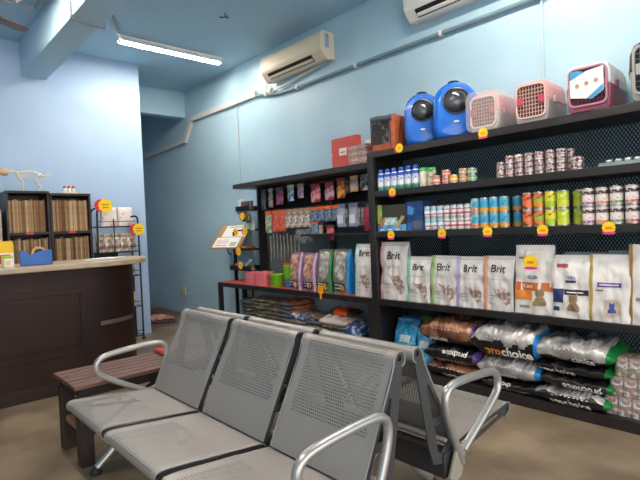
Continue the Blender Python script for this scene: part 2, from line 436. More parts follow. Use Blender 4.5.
def beam_seat(loc, rz, label, legs_x, arms):
    t = thing('beam_seat', label, 'waiting seats', loc, rz)
    seatp = chaikin([(-.655,.380),(-.690,.398),(-.697,.425),(-.682,.441),(-.64,.441),(-.45,.421),(-.30,.404),(-.245,.398),(-.235,.385)], 2)
    backp = chaikin([(-.246,.402),(-.235,.43),(-.16,.58),(-.070,.755),(-.064,.79),(-.044,.812),(-.018,.809),(-.006,.79),(-.010,.765),(-.026,.758)], 2)[::-1]
    backp = backp  # uv starts at the ridge
    for k in range(3):
        x0 = -.79+.54*k; x1 = x0+.49
        sh = sheet(seatp, x0+.004, x1-.004).build('seat', SEATM, t, smooth=True)
        bk = sheet(backp, x0+.004, x1-.004).build('backrest', BACKM, t, smooth=True)
        # bent side rims of the sheets
        for (xa, prof, par) in ((x0, seatp, sh), (x1, seatp, sh), (x0, backp, bk), (x1, backp, bk)):
            m = MB(); m.tube([(xa, p[0], p[1]) for p in prof], .0032, 6)
            m.build('rim', STEEL, par, smooth=True)
        for sx, xp in ((-1, x0+.003), (1, x1-.003)):
            back = [(-.058,.79),(-.052,.805),(-.036,.812),(-.02,.805),(-.013,.785),(-.02,.755),(-.085,.43),(-.11,.36),(-.16,.345),(-.20,.36),(-.242,.405),(-.228,.435)]
            h1 = [(-.085,.68),(-.075,.68),(-.135,.47),(-.178,.485),(-.172,.50)]
            h1 = [(-.098,.665),(-.085,.66),(-.112,.53),(-.165,.53)]
            h2 = [(-.175,.50),(-.122,.50),(-.14,.40),(-.158,.385),(-.212,.42)]
            h0 = [(-.036+.012*cos(a*pi/4), .788+.012*sin(a*pi/4)) for a in range(8)][::-1]
            v, f = holed(back, [h0, h1, h2], .005)
            MB().add([(xp+p[2], p[0], p[1]) for p in v], f).build('side_plate', PLATE, t)
            st = [(-.20,.365),(-.242,.396),(-.45,.413),(-.645,.433),(-.672,.433),(-.688,.418),(-.685,.40),(-.66,.390),(-.63,.392),(-.42,.36),(-.25,.335)]
            g1 = [(-.29,.388),(-.43,.400),(-.43,.376),(-.30,.360)][::-1]
            g2 = [(-.45,.401),(-.60,.417),(-.60,.402),(-.45,.379)][::-1]
            g0 = [(-.667+.010*cos(a*pi/4), .412+.010*sin(a*pi/4)) for a in range(8)][::-1]
            v, f = holed(st, [g0, g1, g2], .005)
            MB().add([(xp+p[2], p[0], p[1]) for p in v], f).build('side_plate', PLATE, t)
        for yy_, zz_ in ((-.036,.788), (-.667,.412)):
            MB().tube([(x0+.01,yy_,zz_),(x1-.01,yy_,zz_)], .009, 8).build('edge_rod', PLATE, t)
    MB().box(-.80,.80,-.235,-.165,.285,.380).build('beam', mat('beam_grey','3f3f40',.45,.3), t, bevel=.006)
    MB().tube([(-.79,-.192,.425),(.79,-.192,.425)], .009, 8).build('rear_rim_highlight', mat('rim_highlight_pale','c9c4ba',.35,.3), t, smooth=True)  # added pale tube standing in for the highlight along the seats' rear rim
    for x in arms:
        MB().tube([(x, a, b) for a, b in chaikin(ARM, 3)], .0158, 12).build('armrest', CHROME, t, smooth=True)
        MB().prism([(-.285,.40),(-.215,.405),(-.16,.30),(-.19,.275),(-.235,.285)], x-.006, x+.006).build('armrest_bracket', mat('bracket_pale','a7a494',.45,.3), t, bevel=.002)
    for x in legs_x:
        lg = MB()
        lg.tube(chaikin([(x,-.19,.30),(x,-.30,.27),(x,-.46,.10),(x,-.545,.032)], 2), .021, 10)
        lg.tube(chaikin([(x,-.19,.30),(x,-.13,.27),(x,-.075,.12),(x,-.06,.032)], 2), .021, 10)
        L = lg.build('leg', CHROME, t, smooth=True)
        for yy_ in (-.55, -.06):
            MB().lathe([(.030,0),(.032,.012),(.02,.03),(.01,.045)], 14, (x,yy_,0)).build('foot_pad', mat('foot_black','222222',.5), L, smooth=True)
    return t
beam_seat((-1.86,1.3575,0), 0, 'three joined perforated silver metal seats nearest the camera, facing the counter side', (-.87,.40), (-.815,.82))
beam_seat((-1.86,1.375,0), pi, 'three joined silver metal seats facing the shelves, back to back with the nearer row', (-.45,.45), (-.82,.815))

# ------------------------------------------------------------------ slatted bench
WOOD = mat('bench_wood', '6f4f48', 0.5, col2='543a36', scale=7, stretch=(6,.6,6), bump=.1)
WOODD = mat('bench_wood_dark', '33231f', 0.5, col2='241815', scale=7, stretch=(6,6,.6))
t = thing('slatted_bench', 'low dark brown wooden slatted bench beside the counter', 'bench', (-3.045,1.38,0))
L = .63
for i in range(6):
    x = -.20+i*.0705
    MB().box(x-.001,x+.058,-L,L,.43,.452).build('slat', WOOD, t, bevel=.003)
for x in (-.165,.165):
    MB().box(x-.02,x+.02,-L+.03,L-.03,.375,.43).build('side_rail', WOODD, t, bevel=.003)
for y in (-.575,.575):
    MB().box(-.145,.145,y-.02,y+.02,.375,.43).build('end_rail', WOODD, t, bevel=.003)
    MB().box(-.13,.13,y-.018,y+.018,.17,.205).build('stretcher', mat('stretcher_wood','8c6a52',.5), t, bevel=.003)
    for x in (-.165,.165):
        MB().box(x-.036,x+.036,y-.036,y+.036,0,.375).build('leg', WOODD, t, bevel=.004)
for s in (-1, 1):
    MB().tube([(.165,s*.54,.16),(.165,s*.16,.372)], .014, 6).build('brace', WOODD, t)
tag(MB().box(-3.22,-3.09,1.36,1.50,.4525,.482).build('seat_cushion', mat('cushion_red','c8473c',.7,col2='b53b33',scale=20), bevel=.01),
    'small flat red pad lying on the wooden bench, half hidden by the seats', 'cushion')

# ------------------------------------------------------------------ reception counter
CW = mat('counter_mahogany', '32180f', 0.5, col2='20100c', scale=3, stretch=(1,1,.35), spec=.35, coat=0, bump=.04, bscale=8)
CT = mat('counter_top_laminate', 'b9a98e', 0.35, col2='ab9a80', scale=9)
t = thing('reception_counter', 'dark mahogany reception counter with curved end and beige top', 'counter', (-4.33,1.0,0))
def off_path(pts, o):
    out = []
    for i, p in enumerate(pts):
        a = Vector(pts[max(i-1,0)]); b = Vector(pts[min(i+1,len(pts)-1)]); d = (b-a).normalized(); n = Vector((d[1], -d[0]))
        out.append((p[0]+n[0]*o, p[1]+n[1]*o))
    return out
path = [(0,-3.0),(0,-2.4),(0,-1.8),(0,-1.2),(0,-.6),(0,-.3),(0,0),(0,.15)]+chaikin([(0,.22),(-.005,.42),(-.07,.62),(-.20,.75),(-.36,.81),(-.50,.83)], 3)
def ribbon(m, pts, o0, o1, z0, z1):
    a = off_path(pts, o0); b = off_path(pts, o1)
    m.loft([[(p[0],p[1],z0),(q[0],q[1],z0),(q[0],q[1],z1),(p[0],p[1],z1)] for p, q in zip(a, b)])
    return m
ribbon(MB(), path, 0, -.04, .0, 1.0).build('front_panel', CW, t, smooth=True)
ribbon(MB(), path, .012, -.001, 0, .11).build('plinth', mat('counter_plinth','2a1614',.4), t, smooth=True)
tp = path[:-1]+[(-.50,.83)]
MB().prism([(p[0],p[1]) for p in off_path(tp,.125)]+[(-.66,.93),(-.70,.80),(-.62,.60),(-.62,-3.0)], 1.0, 1.045, 'z').build('counter_top', CT, t, smooth=True, bevel=.008)
# raised mouldings on the straight front
def frame(y0, y1, z0, z1, w):
    f = MB()
    for a in ((y0,y1,z1-w,z1),(y0,y1,z0,z0+w),(y0,y0+w,z0+w,z1-w),(y1-w,y1,z0+w,z1-w)):
        f.box(0.001,.010,*a)
    f.box(.001,.006,y0+w+.03,y1-w-.03,z0+w+.03,z1-w-.03)
    return f
for y0, y1 in ((-2.3,-1.1),(-1.0,.27)):
    frame(y0, y1, .30, .84, .045).build('panel_moulding', CW, t, bevel=.006)
k = [p for p in path if .36 < p[1] < .72]
ribbon(MB(), k, .004, -.001, .50, .535).build('metal_strip', mat('strip_metal','8e8781',.3,.7), t, smooth=True)
MB().box(-.62,-.58,-3.0,.60,0,1.0).build('back_panel', CW, t)

# tape dispenser on the counter
BLU = mat('dispenser_blue', '1f5fae', 0.4)
t = thing('tape_dispenser', 'blue desk tape dispenser with a roll of tape on the counter', 'tape dispenser', (-4.40,.93,1.0452), radians(88))
prof = [(-.10,0),(.12,0),(.122,.118),(.09,.122),(.035,.112),(-.03,.085),(-.075,.118),(-.098,.122),(-.108,.09)]
MB().prism(prof, -.028, .028, 'y').build('body', BLU, t, bevel=.006)
MB().lathe([(.036,-.012),(.052,-.012),(.052,.012),(.036,.012),(.036,-.012)], 24, (.03,0,.095), 'y', caps=False).build('tape_roll', mat('tape_tan','c9a25e',.3), t, smooth=True)
MB().lathe([(.008,-.02),(.036,-.02),(.036,.02),(.008,.02)], 24, (.03,0,.095), 'y').build('core', mat('core_black','26262a',.5), t, smooth=True)
# small cartons
def carton(name, label, loc, w, d, h, cols, rz, cat='carton'):
    t = thing(name, label, cat, loc, rz)
    MB().box(-w/2,w/2,-d/2,d/2,0,h).build('box', mat('carton_'+cols[0], cols[0], .5), t, bevel=.002)
    for i, (a0, a1, b0, b1, c) in enumerate(cols[1:]):
        MB().box(-w/2+w*a0, -w/2+w*a1, -d/2-.001, -d/2-.0001, h*b0, h*b1).build('print', mat('print_'+c, c, .5), t)
    return t
t = carton('product_box', 'yellow topped red and white box on the counter', (-4.47,.735,1.0452), .12,.07,.175, ['f0efe6',(0,1,.62,1,'f2c51c'),(.2,.8,.15,.55,'c8321f'),(.38,.62,.2,.5,'f4d9c4')], radians(92), 'box')
MB().prism([(-.06,.175),(.06,.175),(.05,.20),(-.05,.20)], -.035,.035,'y').build('lid', mat('lid_yellow','f2c51c',.5), t)
carton('leaflet_card', 'small green and white card box on the counter by the tape dispenser', (-4.36,.735,1.0452), .07,.03,.09, ['e9eddc',(0,1,.75,1,'a8c93a'),(0,.2,0,1,'a8c93a'),(.3,.8,.2,.6,'e9b8c0')], radians(92), 'box')
carton('product_box', 'pale grey box with a green foot at the left edge of the counter', (-4.38,.645,1.0452), .08,.05,.09, ['c9d3e0',(0,1,0,.15,'2c8a3c'),(.1,.8,.4,.9,'dfe6ee')], radians(92), 'box')
m = MB()
for i in range(5): m.box(-.10+.004*i,.10+.003*i,-.14,.14-.004*i,.0035*i,.0035*i+.003)
tag(m.build('paper_stack', PAPER, loc=(-4.50,1.50,1.0452), rot=(0,0,.4)), 'loose white papers on the curved end of the counter', 'papers')

# ------------------------------------------------------------------ record cabinets behind the counter
CAB = mat('cabinet_black', '1e1c1e', 0.5, col2='272427', scale=14)
CARDS = [mat('folder_tan_%d' % i, c, .75, col2=d, scale=14) for i, (c, d) in enumerate((('a98a63','94754f'),('8d6c4b','7a5b3d'),('b99d78','a38762'),('7b5c40','6a4d35'),('c7b08c','ad9470')))]
def cabinet(y0, y1, z1, label, where):
    t = thing('record_cabinet', label, 'cabinet', (-6.07,(y0+y1)/2,0)); w = (y1-y0)/2; d = .33
    m = MB().box(0,d,-w,-w+.02,0,z1).box(0,d,w-.02,w,0,z1).box(0,.012,-w+.02,w-.02,0,z1)
    m.build('carcass', CAB, t, bevel=.002)
    MB().box(-.0,d+.01,-w,w,z1,z1+.025).build('top_board', CAB, t, bevel=.002)
    for z in (.10,.52,.94,1.325):
        MB().box(.012,d,-w+.02,w-.02,z-.025,z).build('shelf_board', CAB, t)
    MB().box(d,d+.002,-.035,.035,1.302,1.322).build('shelf_label', mat('label_red','d2493c',.6), t)
    for row, (z, hh) in enumerate(((1.3255,.345),(.9405,.325))):
        y = -w+.024; n = 0
        while y < w-.034:
            th_ = random.uniform(.010,.019); h_ = hh*random.uniform(.93,1.0); c = random.choice(CARDS); dx = random.uniform(0,.02)
            o = MB().box(.05,.29-dx,-th_/2,th_/2-.0008,0,h_).build('record_folder', c, None, loc=(-6.07,(y0+y1)/2+y+th_/2,z))
            tag(o, 'tan record folder filed upright on the %s shelf of the %s black cabinet' % (('upper','lower')[row], where), 'folder', 'record folders on the %s shelf of the %s cabinet' % (('upper','lower')[row], where))
            y += th_
    return t
cabinet(.985, 1.378, 1.725, 'left black record cabinet under the animal skeleton, full of tan folders', 'left')
cabinet(1.382, 1.79, 1.705, 'right black record cabinet under the tooth models, full of tan folders', 'right')
t = thing('wooden_shelf', 'pale edged wooden shelf cut off at the left edge of the photo', 'shelf', (-5.93,.80,0))
MB().box(-.13,.13,.13,.15,0,1.56).box(-.13,.13,-.15,-.13,0,1.56).box(-.13,.13,-.13,.13,1.54,1.56).build('carcass', mat('shelf_pale','bfb4a0',.5), t)
MB().box(-.13,-.12,-.13,.13,0,1.54).build('back_board', mat('shelf_brown','6b4a34',.6), t)
for z in (.5,1.0,1.3): MB().box(-.12,.12,-.13,.13,z,z+.02).build('shelf_board', mat('shelf_pale','bfb4a0',.5), t)

# cat skeleton model on the cabinet
BONE = mat('bone', 'e9e0cc', 0.5, col2='dccfb4', scale=20)
t = thing('animal_skeleton', 'white articulated cat skeleton model standing on the left black cabinet', 'skeleton model', (-5.90,1.18,1.7505)); t.scale = (1.1,1.1,1.2)
sp = chaikin([(0,-.13,.165),(0,-.09,.18),(0,-.05,.165),(0,.0,.175),(0,.07,.185),(0,.13,.165),(0,.17,.14),(0,.23,.155),(0,.25,.17)], 2)
m = MB().tube(sp, [.008]*(len(sp)-6)+[.007,.006,.005,.004,.003,.002], 7)
for i in range(1, len(sp)-4):
    p = sp[i]; m.box(-.003,.003,p[1]-.002,p[1]+.002,p[2],p[2]+.013)
m.build('spine', BONE, t, smooth=True)
m = MB().lathe([(.008,-.060),(.018,-.05),(.023,-.035),(.034,-.012),(.035,.010),(.024,.028),(.008,.034)], 12, (0,-.15,.17), 'y')
m.build('skull', mat('skull_tan','d8b893',.5), t, smooth=True)
MB().tube([(0.008,-.195,.155),(0.016,-.15,.148),(-.016,-.15,.148),(-.008,-.195,.155)], .003, 5).build('jaw', BONE, t)
for i in range(8):
    y = -.05+i*.014; r = .022+.012*sin(i/7*pi)
    MB().tube([(r*1.0*sin(a), y+.012*(1-cos(a))/2, .165-r+r*cos(a)) for a in [k*2*pi/12 for k in range(12)]], .0016, 5, closed=True).build('rib', BONE, t)
MB().lathe([(.004,-.02),(.018,-.01),(.02,.01),(.005,.025)], 8, (0,.14,.155), 'y').build('pelvis', BONE, t)
for sx in (-.022,.022):
    MB().tube([(sx*.8,-.055,.165),(sx,-.035,.115),(sx,-.005,.09),(sx,-.008,.02),(sx,-.02,.004),(sx,-.03,.003)], .0058, 6).build('front_leg', BONE, t)
    MB().tube([(sx*.8,.13,.155),(sx,.095,.105),(sx,.145,.055),(sx,.125,.006),(sx,.105,.003)], .0058, 6).build('hind_leg', BONE, t)
t = thing('tooth_model', 'small cream display base with three red and white tooth models on the right black cabinet', 'model', (-5.90,1.62,1.7305))
MB().box(-.03,.03,-.075,.075,0,.03).build('base', mat('model_cream','e6d9b8',.5), t, bevel=.004)
for y in (-.045,0,.045):
    o = MB().lathe([(.016,.03),(.018,.055),(.014,.07)], 10, (0,y,0)).build('tooth', WHITE, t, smooth=True)
    MB().lathe([(.014,.07),(.016,.085),(.008,.098)], 10, (0,y,0)).build('gum', mat('model_red','b8433c',.5), o, smooth=True)

# ------------------------------------------------------------------ wire display rack by the blue wall
WIRE = mat('wire_black', '17181c', 0.4, .2)
t = thing('wire_display_rack', 'tall black wire display rack between cabinets and passage on the blue wall', 'display rack', (-5.93,2.11,0))
for x, zt in ((.10,1.50),(-.12,1.50)):
    MB().tube(chaikin([(x,-.235,.03),(x,-.235,1.47),(x,-.225,1.56),(x,-.18,1.585)], 2), .011, 8).build('post', WIRE, t)
    MB().tube(chaikin([(x,.235,.03),(x,.235,1.40),(x,.225,1.47),(x,.19,1.48),(x,.15,1.47)], 2), .011, 8).build('post', WIRE, t)
MB().tube([(.10,-.05,.05),(.10,-.05,1.45)], .007, 6).build('middle_post', WIRE, t)
for z in (.05,.40,.77,1.06,1.36):
    m = MB().tube([(.10,-.235,z),(.10,.235,z),(-.12,.235,z),(-.12,-.235,z)], .006, 6, closed=True)
    m.tube([(.10,-.235,z+.06),(.10,.235,z+.06)], .004, 6)
    for i in range(1, 8): m.tube([(.10,-.235+i*.0588,z),(-.12,-.235+i*.0588,z)], .0025, 5)
    m.build('wire_shelf', WIRE, t)
for x in (.10,-.12):
    for y in (-.235,.235):
        MB().lathe([(.02,0),(.024,.012),(.012,.032)], 10, (x,y,0)).build('foot', WIRE, t)
MB().box(-.10,-.09,-.22,.05,.80,1.05).build('back_sheet', mat('sheet_dark','22252c',.6), t)
def pouch(name, w, h, d, mats, seg_=8, crumple=.004, seed=0):
    """upright sealed pouch standing at z=0, front towards -y"""
    m = MB(); rings = []
    for j in range(seg_+1):
        v = j/seg_; dd_ = d*(.9*sqrt(max(0,1-v**2.2))+.02); ring = []
        ww = w*(1-.05*sin(pi*v))
        for k in range(24):
            a = 2*pi*k/24; cx = (abs(cos(a))**.55)*(1 if cos(a) > 0 else -1); cy = (abs(sin(a))**.8)*(1 if sin(a) > 0 else -1)
            n = noise.noise(Vector((cx*2+seed, v*4, cy*2)))*crumple*4*(v if v < .9 else .5)
            ring.append((cx*ww/2, cy*dd_/2+n*.6, v*h))
        rings.append(ring)
    return m.loft(rings)
FOILB = mat('pack_brown_foil', '8d7460', .25, .35, col2='d8cfc6', scale=22, lo=.45, hi=.6, bump=.5, bscale=30)
PACKW = mat('pack_white_film', 'e6dedb', .3, 0, col2='d9a3a5', scale=14, lo=.55, hi=.65, bump=.3)
labs = ['brown foil treat pack on the upper level of the wire rack, %s from the left' % s for s in ORD[:5]]
for i in range(5):
    o = pouch('snack_pack', .11, .21, .07, FOILB, seed=i).build('snack_pack', FOILB, None, smooth=True, loc=(-5.87,1.92+i*.087,1.068), rot=(radians(-4),0,radians(90)+random.uniform(-.2,.2)))
    tag(o, labs[i], 'snack pack', 'brown foil packs on the wire rack')
for i, (yy_, lab) in enumerate(((2.03,'left white pack lying on top of the wire rack behind the red and yellow tag'),(2.22,'right white and pink pack on top of the wire rack'))):
    o = pouch('white_pack', .19, .22, .09, PACKW, seed=9+i).build('white_pack', PACKW, None, smooth=True, loc=(-5.90,yy_,1.368), rot=(0,0,radians(90)+.2*i))
    tag(o, lab, 'pack')
for i, z in enumerate((.78,.41)):
    for k in range(3):
        o = pouch('snack_pack', .10, .17, .06, FOILB, seed=20+i*3+k).build('snack_pack', FOILB if i == 0 else mat('pack_orange','a86f3c',.4,col2='e8d2b0',scale=25), None, smooth=True, loc=(-5.87,1.98+k*.13,z), rot=(0,0,radians(90)))
        tag(o, '%s treat pack on the %s level of the wire rack, %s from the left' % (('silvery brown','orange brown')[i], ('middle','low')[i], ORD[k]), 'snack pack', 'packs on the lower wire rack levels')
def burst(name, label, loc, rz, r, n=12, two='side', grp=None, rot=None, cat='price tag'):
    """starburst price tag; front towards -y"""
    t = thing(name, label, cat, loc, rz, grp, rot)
    pts = []
    for k in range(2*n):
        a = pi*k/n; q = r*(1.0 if k % 2 == 0 else .84)
        pts.append((q*cos(a), q*sin(a)))
    MB().prism(pts, -.0015, .0, 'y').build('card', YEL, t)
    if two == 'side':
        pr = [(p[0]*.95-r*.55, p[1]*.95) for p in pts]
        MB().prism(pr, .0005, .002, 'y').build('red_burst', RED, t)
        m = MB(); m.box(-r*.5,r*.5,-.0022,-.0016,r*.05,r*.25).box(-r*.4,r*.4,-.0022,-.0016,-r*.35,-r*.15)
        m.build('print', mat('tag_print','c28a12',.6), t)
    else:
        lo_ = [(p[0]*1.02, min(p[1], -r*.28)) for p in pts]
        MB().prism([(p[0]*1.0, -r*.80+p[1]*.22) for p in pts], -.0028, -.0016, 'y').build('magenta_strip', PNK, t)
        MB().box(-r*.45,r*.45,-.0024,-.0016,-r*.25,r*.15).build('print', ORG, t)
    return t
burst('price_tag', 'red and yellow burst tag clipped to the top left of the wire rack', (-5.78,1.96,1.60), radians(90), .085)
burst('price_tag', 'red and yellow burst tag clipped to the right post of the wire rack', (-5.78,2.33,1.32), radians(90), .075)
# ------------------------------------------------------------------ tall shelf unit
YF = 3.15; YB = 3.55
S1, S2, S3, S4, S0 = 1.872, 1.537, 1.198, .624, .07       # tops of the shelf boards
SH = mat('shelf_black', '1c1a1b', 0.42, col2='242223', scale=20)
MESHM = diamond_mesh('expanded_metal', '182227', .022, .034, .19)
XA, XB = -2.85, -.02
t = thing('shelf_unit', 'tall black shelf unit with expanded metal back filled with pet food', 'shelf unit', ((XA+XB)/2, 3.35, 0))
def rel(m, name, ma, **k):
    o = m.build(name, ma, t, **k); o.location = (-t.location.x, -t.location.y, 0); return o
for z, th_ in ((S1,.052),(S2,.05),(S3,.05),(S4,.05)):
    rel(MB().box(XA+.07 if z != S1 else XA, XB, YF+.001, YB, z-th_, z), 'shelf_board', SH, bevel=.003)
rel(MB().box(XA+.07, XB, YF+.001, YB, 0, S0), 'base_board', SH, bevel=.003)
rel(MB().box(XA, XA+.035, YF, YB, 0, S1-.053), 'end_post', SH, bevel=.003)
rel(MB().box(XA+.036, XA+.07, YF, YF+.04, 0, S1-.053), 'front_post', SH, bevel=.003)
rel(MB().box(XA+.036, XA+.07, YB-.04, YB, 0, S1-.053), 'rear_post', SH, bevel=.003)
rel(MB().box(XB, XB+.05, YF, YB, 0, S1), 'end_post', SH, bevel=.003)
for z0, z1 in ((S2, S1-.05),(S3, S2-.05),(S4, S3-.05),(S0, S4-.05)):
    rel(MB().add([(XA+.07,YB-.012,z0),(XB,YB-.012,z0),(XB,YB-.012,z1),(XA+.07,YB-.012,z1)], [(0,1,2,3)]), 'mesh_panel', MESHM)
for x in (-1.45,):
    rel(MB().box(x-.02, x+.02, YB-.035, YB-.014, S0, S4-.05), 'rear_rib', SH)
rel(MB().box(-2.36,-2.32,YB-.06,YB-.014,S4,S3-.05), 'rear_rib', SH)

# ------------------------------------------------------------------ low shelf unit with red table board
XL0, XL1 = -5.43, -2.853
TZ = .622
RB = mat('red_board', 'd9503f', 0.45, col2='cf4838', scale=10)
PEG = diamond_mesh('wire_back', '2a3136', .02, .02, .16)
t = thing('display_table_unit', 'low black framed display unit with red table board, wire back and hanging bars', 'shelf unit', ((XL0+XL1)/2, 3.36, 0))
rel(MB().box(XL0+.045, XL1, YF+.03, YB, TZ-.012, TZ), 'table_board', RB)
rel(MB().box(XL0, XL1, YF, YF+.03, TZ-.05, TZ-.001), 'front_rail', SH, bevel=.002)
rel(MB().box(XL0, XL0+.045, YF+.03, YB, TZ-.05, TZ-.001), 'side_rail', SH, bevel=.002)
for x in (XL0, XL1-.05):
    rel(MB().box(x, x+.05, YF+.001, YF+.05, 0, TZ-.051), 'leg', SH, bevel=.002)
    rel(MB().box(x, x+.05, YB-.05, YB, 0, TZ-.051), 'leg', SH, bevel=.002)
rel(MB().box(-5.03, XL1, YF+.03, YB, 1.748, 1.80), 'top_board', SH, bevel=.003)
rel(MB().box(-4.93,-4.88,YB-.05,YB-.005,TZ,1.748), 'rear_post', SH)
rel(MB().box(-4.93,-4.90,YB-.10,YB-.05,TZ,1.748), 'side_strip', SH)
rel(MB().box(-3.72,-3.67,YB-.05,YB-.005,TZ,1.748), 'rear_post', SH)
rel(MB().add([(-4.88,YB-.006,TZ),(XL1,YB-.006,TZ),(XL1,YB-.006,1.748),(-4.88,YB-.006,1.748)], [(0,1,2,3)]), 'wire_panel', PEG)
rel(MB().box(-4.88,XL1,YB-.006,YB-.002,1.49,1.748), 'dark_backing', mat('backing_dark','20262a',.6))
for z in (1.745,1.475,1.215):
    pass
for z, x0 in ((1.727,-4.88),(1.468,-4.88),(1.21,-3.9)):
    rel(MB().box(x0, XL1, YB-.075, YB-.052, z-.012, z+.012), 'hanging_bar', SH)
rel(MB().box(-3.9, XL1, YB-.30, YB-.05, 1.168, 1.188), 'ledge', SH)
rel(MB().box(-5.30, XL1, YF+.05, YB, .14, .16), 'lower_board', SH)

# ------------------------------------------------------------------ hanging packs
def hang_pack(name, label, x, ztop, w, h, body, head, depth=.03, grp=None, y=3.40, cat='hanging pack', win=None, hh=.18):
    t = thing(name, label, cat, (x, y, ztop-h), random.uniform(-.08,.08), grp)
    m = MB(); R = []; H = h*(1-hh)
    for j in range(7):
        v = j/6; d = depth*(.12+.88*sin(pi*min(v*.9+.1,1))**.6)
        R.append([(w/2*cx, d/2*cy, H*v) for cx, cy in ((-1,-.3),(-.8,-.9),(0,-1),(.8,-.9),(1,-.3),(1,.3),(.8,.9),(0,1),(-.8,.9),(-1,.3))])
    m.loft(R).build('pouch', body, t, smooth=True)
    MB().box(-w/2-.001,w/2+.001,-.004,.004,H-.002,h).build('header_card', head, t)
    if win:
        MB().box(-w*.36,w*.36,-depth/2-.0035,-depth/2-.001,H*.18,H*.62).build('print', win, t)
    MB().tube([(0,.002,h-.012),(0,.07,h-.006),(0,YB-.062-y,h-.004)], .0025, 5).build('hook', TIN, t)
    return t
C = lambda n, a, b, s=26, **k: mat(n, a, .35, 0, col2=b, scale=s, lo=.45, hi=.58, **k)
G1 = 'hanging packs on the top bar'
hang_pack('toy_pack','dark slim pack at the left end of the top bar', -4.72,1.725,.10,.24,C('p_dark','2c3338','4a5560'),BLACK)
hang_pack('toy_pack','pale grey and brown slim pack on the top bar, left of the pink one', -4.58,1.725,.07,.22,C('p_greybrown','8d8f90','7a5a3f'),C('p_hgrey','9aa0a2','b5b5b0'))
hang_pack('toy_pack','pink and purple pack on the top bar, left of the blue one', -4.41,1.72,.13,.19,C('p_pink','a9557c','5b3a52'),C('p_hdark','433240','7a4a62'))
hang_pack('toy_pack','blue pack with a pale header on the top bar', -4.21,1.73,.10,.175,C('p_blue','2e6cb4','cfd6dc'),C('p_hpale','b9c1ae','d8d2b0'))
hang_pack('toy_pack','small mauve pack with a beige header on the top bar', -4.04,1.73,.085,.155,C('p_mauve','8a6f9e','c7a9b8'),C('p_hbeige','b9a98a','8f7f66'))
for x, w, lab, a, b, hd, z, h in (
  (-3.80,.135,'leftmost crimson sachet box on the top bar, cream and pink front','d8a0a0','b02238','a81f3a',1.70,.185),
  (-3.59,.125,'crimson sachet box with blue grey front, second of the pair on the top bar','b9a5b6','a51d40','a81f3a',1.70,.175),
  (-3.425,.10,'tall yellow and red pack on the top bar, right of the crimson boxes','d9a04a','9d2a33','7d2030',1.73,.20),
  (-3.335,.05,'narrow brown pack on the top bar beside the tall yellow and red pack','7a5a3a','40402c','54512e',1.70,.13),
  (-3.245,.10,'lilac pack with a yellow middle on the top bar','c9b7cf','e0a63c','cfc6b4',1.73,.15),
  (-3.11,.10,'black and silver pack at the right end of the top bar','3a3a3c','c6c6c2','2a2a2c',1.73,.15)):
    hang_pack('sachet_pack', lab, x, z, w, h, C('q_'+a, a, b), C('qh_'+hd, hd, b, 40), .045)
# row 2
hang_pack('chew_pack','slim pack with orange header and green body, left end of the middle bar',-4.64,1.466,.11,.25,C('r_green','6d8a62','c6cfbf'),mat('h_orange','e06a3c',.5))
for k, (x, lab) in enumerate(((-4.50,'left orange chew pack on the middle bar'),(-4.38,'right orange chew pack on the middle bar'))):
    hang_pack('chew_pack',lab,x,1.466,.115,.24,C('r_orange','d9694a','b04a38'),mat('h_orange','e06a3c',.5),.04)
for k in range(4):
    hang_pack('rope_toy_pack','white and brown rope toy pack with tan header, %s from the left'%ORD[k],-4.265+k*.105,1.466,.10,.205,C('r_white','d6cfca','8d7468',40),C('h_tan','c2a27c','a3845f',30),.045, 'rope toy packs on the middle bar')
for k in range(4):
    hang_pack('dental_chew_pack','blue pack with bright orange header, %s from the left'%ORD[k],-3.845+k*.11,1.466,.10,.155,C('r_bluew','7f95ae','3d4a66',50),mat('h_brightorange','f0642a',.5),.04,'orange headed packs on the middle bar')
hang_pack('dental_chew_pack','lower blue pack with bright orange header below the middle bar',-3.84,1.32,.11,.15,C('r_bluew','7f95ae','3d4a66',50),mat('h_brightorange','f0642a',.5),.04)
hang_pack('small_bottle_pack','thin beige pack under the orange headed packs',-3.74,1.30,.05,.14,C('r_beige','c7b79c','8c7a64'),mat('h_brown','4b3b32',.5),.03)
hang_pack('red_toy_pack','dark red pack hanging low on the middle post',-3.60,1.27,.10,.15,C('r_dred','a0283c','c9606a'),mat('h_redbrown','6a3a30',.5),.04)
for x, w, lab in ((-3.435,.11,'left pale blue grey boxed brush on the middle bar'),(-3.27,.12,'right pale blue grey boxed brush on the middle bar')):
    hang_pack('brush_pack',lab,x,1.472,w,.225,C('r_pale','b3b7c9','8f95ab',12),mat('h_greyblue','6f7890',.5),.035,win=mat('brush_print','dfe2ea',.5))
for k, x in enumerate((-3.36,-3.19,-3.145)):
    hang_pack('comb_pack',('dark comb pack between the two pale boxed brushes','grey comb pack right of the pale boxed brushes','thin pinkish comb pack near the post')[k],x,1.46,.03,.20,C('r_comb%d'%k,('3a3c48','6f7078','8a6a70')[k],'9a9aa2'),DARK,.03)
hang_pack('red_toy_pack','crimson pack hanging beside the post at the right end of the middle bar',-3.09,1.42,.07,.22,C('r_crim','b5264e','8c1c3c'),mat('h_crim','c43a5c',.5),.04)
# long thin chew sticks
for k in range(9):
    x = -4.66+k*.064
    o = MB().tube([(0,0,0),(.004,0,.15),(-.002,0,.30)], .008, 6).build('chew_stick', C('s_stick','8f8272','5b5148',10), None, loc=(x,3.43,.885+random.uniform(-.02,.02)))
    tag(o, 'long thin greyish chew stick hanging under the orange packs, %s from the left' % ORD[k], 'chew stick', 'chew sticks below the middle bar')
for k in range(5):
    hang_pack('leash_pack','thin grey leash pack hanging beside the chew sticks, %s from the left'%ORD[k],-4.13+k*.055,1.24,.045,.12+.02*(k%3),C('s_leash','7f8890','444a52',40),mat('h_grey','6f7880',.5),.02,'leash packs below the rope toys')

